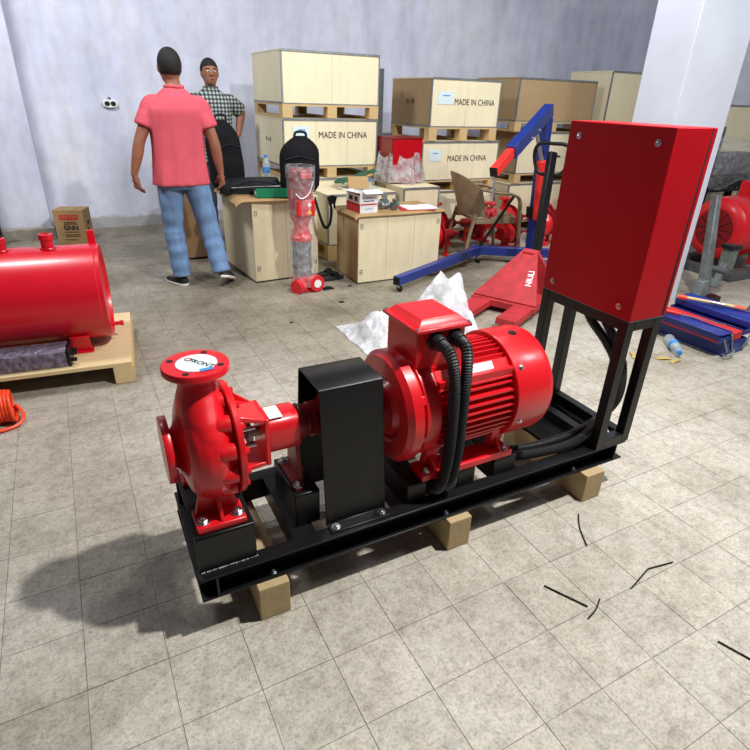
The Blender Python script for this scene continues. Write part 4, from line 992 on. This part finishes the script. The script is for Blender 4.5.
B().bx(0, .22, 0, .16, 0, .05).out('case_base', 'greymetal', gbx, .012); B().bx(0, .22, 0, .16, .052, .085).out('case_lid', 'steel', gbx, .012); B().bx(-.006, .0, .05, .11, .04, .07).out('latch', 'white', gbx, .002)
# grey column stand with vice
gs = thing('pipe_vice_stand', 'grey galvanised post with clamp in front of the white column', 'stand', (4.53, 1.50, 0))
B().bx(-.13, .10, -.10, .08, 0, .05).out('base_foot', 'black', gs, .006)
B().prism([(-.05, .05), (.055, .05), (.028, .84), (-.028, .84)], (0, -.03, 0), (1, 0, 0), (.11, .24, 1), (0, .06, 0)).out('post', 'steel', gs, .004)
B().bx(-.13, -.04, -.05, .04, .05, .19).out('side_block', 'steel', gs, .006)
B().bar((.06, -.03, .12), (.13, -.03, .34), .05, .05).out('clamp_arm', 'steel', gs, .004); B().bx(.10, .19, -.07, .02, .26, .44).out('clamp_body', 'castgreen', gs, .006); B().bx(.08, .21, -.08, .03, .44, .475).out('clamp_cap', 'black', gs, .005)
B().cyl((.09, -.09, .26), (.09, .05, .26), .028, n=16).out('clamp_bolt', 'greymetal', gs)
tag(B().box((4.62, 1.12, .008), (.42, .10, .014), (0, 0, math.radians(20))).out('flat_bar', 'greymetal', None, .002), 'flat grey steel bar lying on the floor by the column', 'steel bar')
# big red motor on dark skid
bmo = thing('large_motor', 'big red electric motor on a dark steel skid at right edge', 'motor', (5.38, 2.10, 0))
B().bx(-.10, 1.3, -.36, -.26, .0, .085).bx(-.10, 1.3, .26, .36, 0, .085).bx(-.10, -.02, -.26, .26, 0, .085).out('skid', 'greymetal', bmo, .004)
MZ = .43
B().lathe([(0, .19), (0, .23), (.04, .285), (.10, .30), (.34, .30), (.345, .29), (.9, .28)], (0, 0, MZ), (1, 0, 0), 48).out('motor_body', 'red', bmo)
B().lathe([(0, .001), (0, .19), (.012, .195)], (-.004, 0, MZ), (1, 0, 0), 40).out('fan_grille', 'darkred', bmo)
for k in range(12):
    a = 2*PI*k/12; B().bar((-.006, .05*math.cos(a), MZ+.05*math.sin(a)), (-.006, .18*math.cos(a), MZ+.18*math.sin(a)), .010, .006).out('grille_spoke', 'hole', bmo)
B().cyl((-.014, 0, MZ), (0, 0, MZ), .045, n=20).out('grille_hub', 'darkred', bmo)
for y in (-.27, .17): B().bx(.42, .62, y, y+.10, .085, .20).out('motor_foot', 'red', bmo, .006)
B().bx(.45, .75, -.14, .14, MZ+.27, MZ+.42).out('terminal_box', 'red', bmo, .01)
B().cyl((.60, -.17, MZ+.35), (.60, -.141, MZ+.35), .03, n=18).out('cable_plug', 'white', bmo)
# wrapped dark machine behind
wm = thing('wrapped_machine', 'dark machine bench under clear plastic behind the big motor', 'machine', (6.25, 2.85, 0))
B().bx(0, 1.2, 0, .5, .62, .78).bx(.05, .12, .05, .12, 0, .62).bx(1.08, 1.15, .05, .12, 0, .62).bx(.05, .12, .38, .45, 0, .62).bx(1.08, 1.15, .38, .45, 0, .62).out('bench', 'gap', wm, .006)
for k in range(12): B().cyl((.06+.1*k, -.002, .66), (.06+.1*k, -.006, .66), .008, n=8).out('rivet', 'steel', wm)
B().bx(.1, 1.1, .1, .4, .78, 1.02).out('machine_head', 'greymetal', wm, .02); B().cyl((.35, .25, 1.02), (.35, .25, 1.30), .05, n=20).out('spindle', 'greymetal', wm)
B().sheet(lambda u, v: (-.06+1.32*u, -.03+.0*v-.06*math.sin(PI*v)*(.5+.5*math.sin(9*u)), .70+.42*v-.05*math.sin(3*u*PI)), 40, 14, .0015).out('plastic_cover', 'wrap', wm)
B().sheet(lambda u, v: (-.06+1.32*u, -.03+.56*v, 1.12-.05*math.sin(3*u*PI)+.10*math.exp(-((u-.3)/.12)**2)*math.sin(PI*v)), 40, 10, .0015).out('plastic_cover', 'wrap', wm)

# ================================================================== CABLE-TIE OFFCUTS
for lab, pts in (('curved black cable tie offcut nearest the cabinet end bearer', [(1.455, -.09), (1.40, -.15), (1.35, -.235)]),
                 ('straight black cable tie offcut left of the short one', [(1.07, -.31), (1.14, -.44)]),
                 ('short black cable tie offcut in the middle of the floor scraps', [(1.105, -.475), (1.155, -.46), (1.20, -.435)]),
                 ('bent black cable tie offcut with a sharp kink', [(1.335, -.450), (1.40, -.432), (1.458, -.416), (1.468, -.415), (1.52, -.423), (1.575, -.432)]),
                 ('black cable tie offcut at the front right of the floor', [(1.41, -.715), (1.43, -.77), (1.45, -.82)])):
    p3 = [V((x, y, .0035)) for x, y in pts]
    tag(B().tube(p3 if 'kink' in lab else spline(p3, 5), .0026, 6).out('cable_tie_offcut', 'black'), lab, 'cable tie', 'cable tie offcuts on the floor')
for k, (x, y, s) in enumerate(((1.62, 2.62, .6), (1.86, 2.98, .5), (1.10, 2.35, .35))):
    tag(B().sheet(lambda u, v: (x+.07*s*(u-.5), y+.05*s*(v-.5), .003+.012*s*math.sin(PI*u)*math.sin(PI*v)), 8, 6, .002).out('dirt_scrap', 'blackmatte'), ('dark scrap lying on the open floor left of the crane leg', 'dark lump at the corner of the low crate', 'dark scrap on the floor behind the coupling guard')[k], 'scrap', 'dark scraps on the floor')

# ================================================================== PEOPLE
def limb(b, pts, rad, n=14, k=5):
    pp = spline(pts, k); rr = []
    m = len(pts)-1
    for i in range(len(pp)):
        t = i/k; a = min(int(t), m-1); f = t-a; f = f*f*(3-2*f); rr.append(rad[a]*(1-f)+rad[a+1]*f)
    b.tube(pp, rr, n); b.ball(pp[0], rr[0], 10); b.ball(pp[-1], rr[-1], 10)
def hand(b, wrist, d, palm_n, side, L=.175, curl=.5):
    """palm + four fingers + thumb; d = pointing direction, palm_n = palm normal, side = thumb side vector"""
    d, palm_n, side = V(d).normalized(), V(palm_n).normalized(), V(side).normalized()
    for t in (0, .25, .5): b.ball(wrist+d*L*t, (.030 if t else .026,)*3, 10)
    for k in range(4):
        off = side*(.030-.020*k); base = wrist+d*L*.42+off*.9
        b.cyl(wrist+d*L*.08+off*.5, base, .015, .0125, 10)
        fl_ = L*(.46, .52, .49, .38)[k]; p = base; ang = .12+.10*k
        for seg in range(3):
            dd = (d*math.cos(ang)+palm_n*math.sin(ang)); q_ = p+dd*fl_*(.42, .32, .26)[seg]
            b.cyl(p, q_, .0098-.001*seg, .0092-.001*seg, 9); b.ball(q_, .0092-.001*seg, 8); p = q_; ang += curl
    p = wrist+d*L*.14+side*.022; dd = (d*.72+side*.55+palm_n*.35).normalized()
    for seg in range(3):
        q_ = p+dd*L*(.20, .17, .14)[seg]; b.cyl(p, q_, .0135-.0015*seg, .0125-.0015*seg, 9); b.ball(q_, .0125-.0015*seg, 8); p = q_; dd = (dd+d*.35+palm_n*.12).normalized()
def person(label, J, shirt, pants, hs=1.0, foldseed=0, face=V((0, 1, 0)), pose_group=None):
    """J: dict of joints in world space; face = facing direction"""
    base = V((J['pelvis'].x, J['pelvis'].y, 0))
    t = thing('person', label, 'person', base)
    j = {k: v-base for k, v in J.items() if isinstance(v, Vector)}
    rt = face.cross(V((0, 0, 1)))                    # person's right
    b = B()
    # trunk rings
    def ring_(c, rx, ry, n=28, p=2.4):
        return [c+rt*(rx*sqr(2*PI*k/n, p)[0])+face*(ry*sqr(2*PI*k/n, p)[1]) for k in range(n)]
    pel, chest, neck, head = j['pelvis'], j['chest'], j['neck'], j['head']
    tr = [(pel-V((0, 0, .06)), .13, .09), (pel, .155, .105), (pel.lerp(chest, .35), .14, .095), (pel.lerp(chest, .75), .158, .105), (chest, .158, .105), (chest.lerp(neck, .4), .125, .085), (chest.lerp(neck, .7), .080, .065), (neck, .055, .055)]
    b.rings([ring_(*r) for r in tr])
    limb(b, [neck-V((0, 0, .05)), neck.lerp(head, .5)], [.056, .052])
    b.ball(head, (.078*hs, .095*hs, .115*hs), 20); b.ball(head+face*.03-V((0, 0, .055)), (.058*hs, .062*hs, .062*hs), 16)
    b.cyl(head+face*.085+V((0, 0, .01)), head+face*.112-V((0, 0, .025)), .010, .016, 10)          # nose
    b.box(head+face*.092-V((0, 0, .052)), (.045, .012, .012))                                     # mouth ridge
    for s in (-1, 1):
        b.ball(head+rt*s*.078-V((0, 0, .008)), (.012, .022, .032), 10)                            # ears
        sh, el, wr = (j['shR'], j['elR'], j['wrR']) if s > 0 else (j['shL'], j['elL'], j['wrL'])
        limb(b, [sh, sh.lerp(el, .5), el, el.lerp(wr, .35), wr], [.056, .047, .041, .042, .027])
        hd = j['hdR'] if s > 0 else j['hdL']
        hand(b, wr, hd-wr, rt*-s, face, curl=.35)
        hp, kn, an = (j['hpR'], j['knR'], j['anR']) if s > 0 else (j['hpL'], j['knL'], j['anL'])
        limb(b, [hp, hp.lerp(kn, .5), kn, kn.lerp(an, .35), an], [.082, .070, .052, .052, .034])
        toe = j['toR'] if s > 0 else j['toL']
        limb(b, [an-V((0, 0, .02)), an.lerp(toe, .5), toe], [.034, .034, .026])
    body_ = fuse(b, 'body', 'skin', t, .0062, 5)
    for s in (-1, 1):
        ey = B().ball(head+face*.083+rt*s*.030+V((0, 0, .012)), (.013, .010, .009), 12).out('eye', 'white', t)
        B().ball(head+face*.0915+rt*s*.030+V((0, 0, .012)), (.006, .004, .006), 10).out('iris', 'hole', ey)
        B().tube([head+face*.088+rt*s*.014+V((0, 0, .032)), head+face*.088+rt*s*.032+V((0, 0, .037)), head+face*.076+rt*s*.048+V((0, 0, .031))], [(.005, .003)]*3, 6).out('eyebrow', 'hair', t)
    B().tube([head+face*.084+rt*-.022-V((0, 0, .054)), head+face*.099-V((0, 0, .052)), head+face*.084+rt*.022-V((0, 0, .054))], [.004, .0065, .004], 8).out('lips', 'lip', t)
    # hair cap
    hb = B(); hb.ball(head+V((0, 0, .018))-face*.012, (.086*hs, .100*hs, .112*hs), 20)
    for q_ in list(hb.bm.verts):
        rel = q_.co-head
        if rel.dot(face) > .02 and rel.z < .055: q_.co = head+rel*.82
        if rel.z < -.05: q_.co.z = head.z-.05+(.05+rel.z)*.3
    hb.out('hair', 'hair', t, 0, 80)
    # shirt: trunk loft with folds + sleeves, fused
    sb_ = B(); hem = j['hem']; n = 64; rs = []
    for u in [i/26 for i in range(27)]:
        if u < .8:
            c = hem.lerp(chest, u/.8); rx = .212-.014*math.sin(PI*u/.8)-.004*(u/.8); ry = .140-.01*math.sin(PI*u/.8)
        else:
            f = (u-.8)/.2; c = chest.lerp(neck-V((0, 0, .02)), f); rx = .208*(1-f**1.35)+.072*f**1.35; ry = .138*(1-f**1.5)+.070*f**1.5
        amp = (1-u)*.012+.003
        rg = []
        for k in range(n):
            a = 2*PI*k/n; cc, ss = sqr(a, 2.5); m = 1+(amp/.16)*(math.sin(7*a+2.2*u+foldseed)+.6*math.sin(13*a-3*u+1))*.55+.018*noise.noise((math.cos(a)*2, math.sin(a)*2+foldseed, u*5))
            rg.append(c+rt*rx*cc*m+face*ry*ss*m)
        rs.append(rg)
    sb_.rings(rs)
    for s in (-1, 1):
        sh, el = (j['shR'], j['elR']) if s > 0 else (j['shL'], j['elL'])
        sl = J.get('sleeve', .62)
        e = sh.lerp(el, sl)
        limb(sb_, [chest.lerp(sh, .45)+V((0, 0, .012)), sh, sh.lerp(e, .55)], [.058, .066, .070]); sb_.cyl(sh.lerp(e, .5), e, .074, .076, 20)
    shirt_ = fuse(sb_, 'shirt', shirt, t, .009, 12)
    B().ring(neck-V((0, 0, .012)), (0, 0, 1), .064, .012, 24, 8).out('collar', shirt, t)
    # trousers
    tb2 = B()
    tb2.rings([ring_(pel+V((0, 0, .07)), .160, .118), ring_(pel, .172, .128), ring_(pel-V((0, 0, .07)), .172, .125), ring_(pel-V((0, 0, .11)), .155, .11)])
    for s in (-1, 1):
        hp, kn, an = (j['hpR'], j['knR'], j['anR']) if s > 0 else (j['hpL'], j['knL'], j['anL'])
        pp = spline([hp, hp.lerp(kn, .5), kn, kn.lerp(an, .5), an-V((0, 0, .015))], 7); rr = []
        for i, p in enumerate(pp):
            u = i/(len(pp)-1); rr.append((.106-.026*min(1, u/.5)+.004*math.sin(38*u+s)*(.4+u)) if u < .55 else (.080-.006*(u-.55)/.45+.004*math.sin(46*u+s)))
        tb2.tube(pp, rr, 22)
    tro = fuse(tb2, 'trousers', pants, t, .009, 4)
    # shoes
    for s in (-1, 1):
        an, toe = (j['anR'], j['toR']) if s > 0 else (j['anL'], j['toL'])
        heel = j['heR'] if s > 0 else j['heL']
        d = (toe-heel); Ls = d.length; d.normalize(); sd = d.cross(V((0, 0, 1))).normalized(); un = sd.cross(d)
        def sec(u): return .034+.014*math.sin(min(1, u*1.15)*PI*.8)-.012*max(0, u-.85)/.15
        so = B(); up_ = B(); rs1 = []; rs2 = []
        for i in range(15):
            u = i/14; p = heel+d*Ls*u; wd = sec(u)*(1 if 0 < i < 14 else .55)
            rs1.append([p+sd*x*wd+un*z for x, z in ((-1, 0), (1, 0), (1.04, .020), (-1.04, .020))])
            hgt = .085 if u < .35 else .085-.045*(u-.35)/.65
            rs2.append([p+un*.018+sd*wd*.96*math.cos(a)+un*max(.004, (hgt-.018)*math.sin(a)*(1 if 0 < i < 14 else .6)) for a in [PI*k/9 for k in range(10)]])
        so.rings(rs1).out('shoe_sole', 'sole', t, .004); up_.rings(rs2).out('shoe', 'shoe', t, 0, 60)
    return t
D = lambda x, y, z: V((x, y, z))
person('man in coral pink shirt and blue jeans walking away', dict(
    pelvis=D(.645, 3.53, .90), chest=D(.655, 3.53, 1.345), neck=D(.665, 3.54, 1.515), head=D(.655, 3.57, 1.63), hem=D(.645, 3.53, .815),
    shL=D(.492, 3.54, 1.385), elL=D(.372, 3.52, 1.135), wrL=D(.300, 3.53, .90), hdL=D(.318, 3.56, .76),
    shR=D(.832, 3.51, 1.385), elR=D(.908, 3.47, 1.125), wrR=D(.945, 3.50, .905), hdR=D(.955, 3.53, .77),
    hpL=D(.555, 3.54, .88), knL=D(.540, 3.57, .48), anL=D(.555, 3.54, .095), heL=D(.575, 3.49, .0), toL=D(.460, 3.72, .0),
    hpR=D(.735, 3.53, .88), knR=D(.812, 3.49, .46), anR=D(.850, 3.36, .140), heR=D(.845, 3.28, .105), toR=D(.965, 3.53, .004)),
    'pink', 'denim', 1.0, 0, V((-.10, .995, 0)).normalized())
person('man in grey checked shirt behind the crates, hand on hip', dict(
    pelvis=D(1.22, 4.95, .92), chest=D(1.23, 4.95, 1.36), neck=D(1.24, 4.94, 1.525), head=D(1.24, 4.92, 1.64), hem=D(1.22, 4.95, .82), sleeve=.95,
    shL=D(1.415, 4.95, 1.40), elL=D(1.535, 4.97, 1.30), wrL=D(1.475, 4.90, 1.09), hdL=D(1.40, 4.87, .99),
    shR=D(1.065, 4.95, 1.40), elR=D(.99, 4.97, 1.16), wrR=D(.98, 4.90, .93), hdR=D(.98, 4.87, .79),
    hpR=D(1.13, 4.95, .88), knR=D(1.12, 4.93, .48), anR=D(1.12, 4.95, .095), heR=D(1.12, 5.01, 0), toR=D(1.09, 4.76, 0),
    hpL=D(1.32, 4.95, .88), knL=D(1.33, 4.93, .48), anL=D(1.33, 4.95, .095), heL=D(1.33, 5.01, 0), toL=D(1.37, 4.76, 0)),
    'check', 'trouser', 1.0, 3, V((0, -1, 0)))
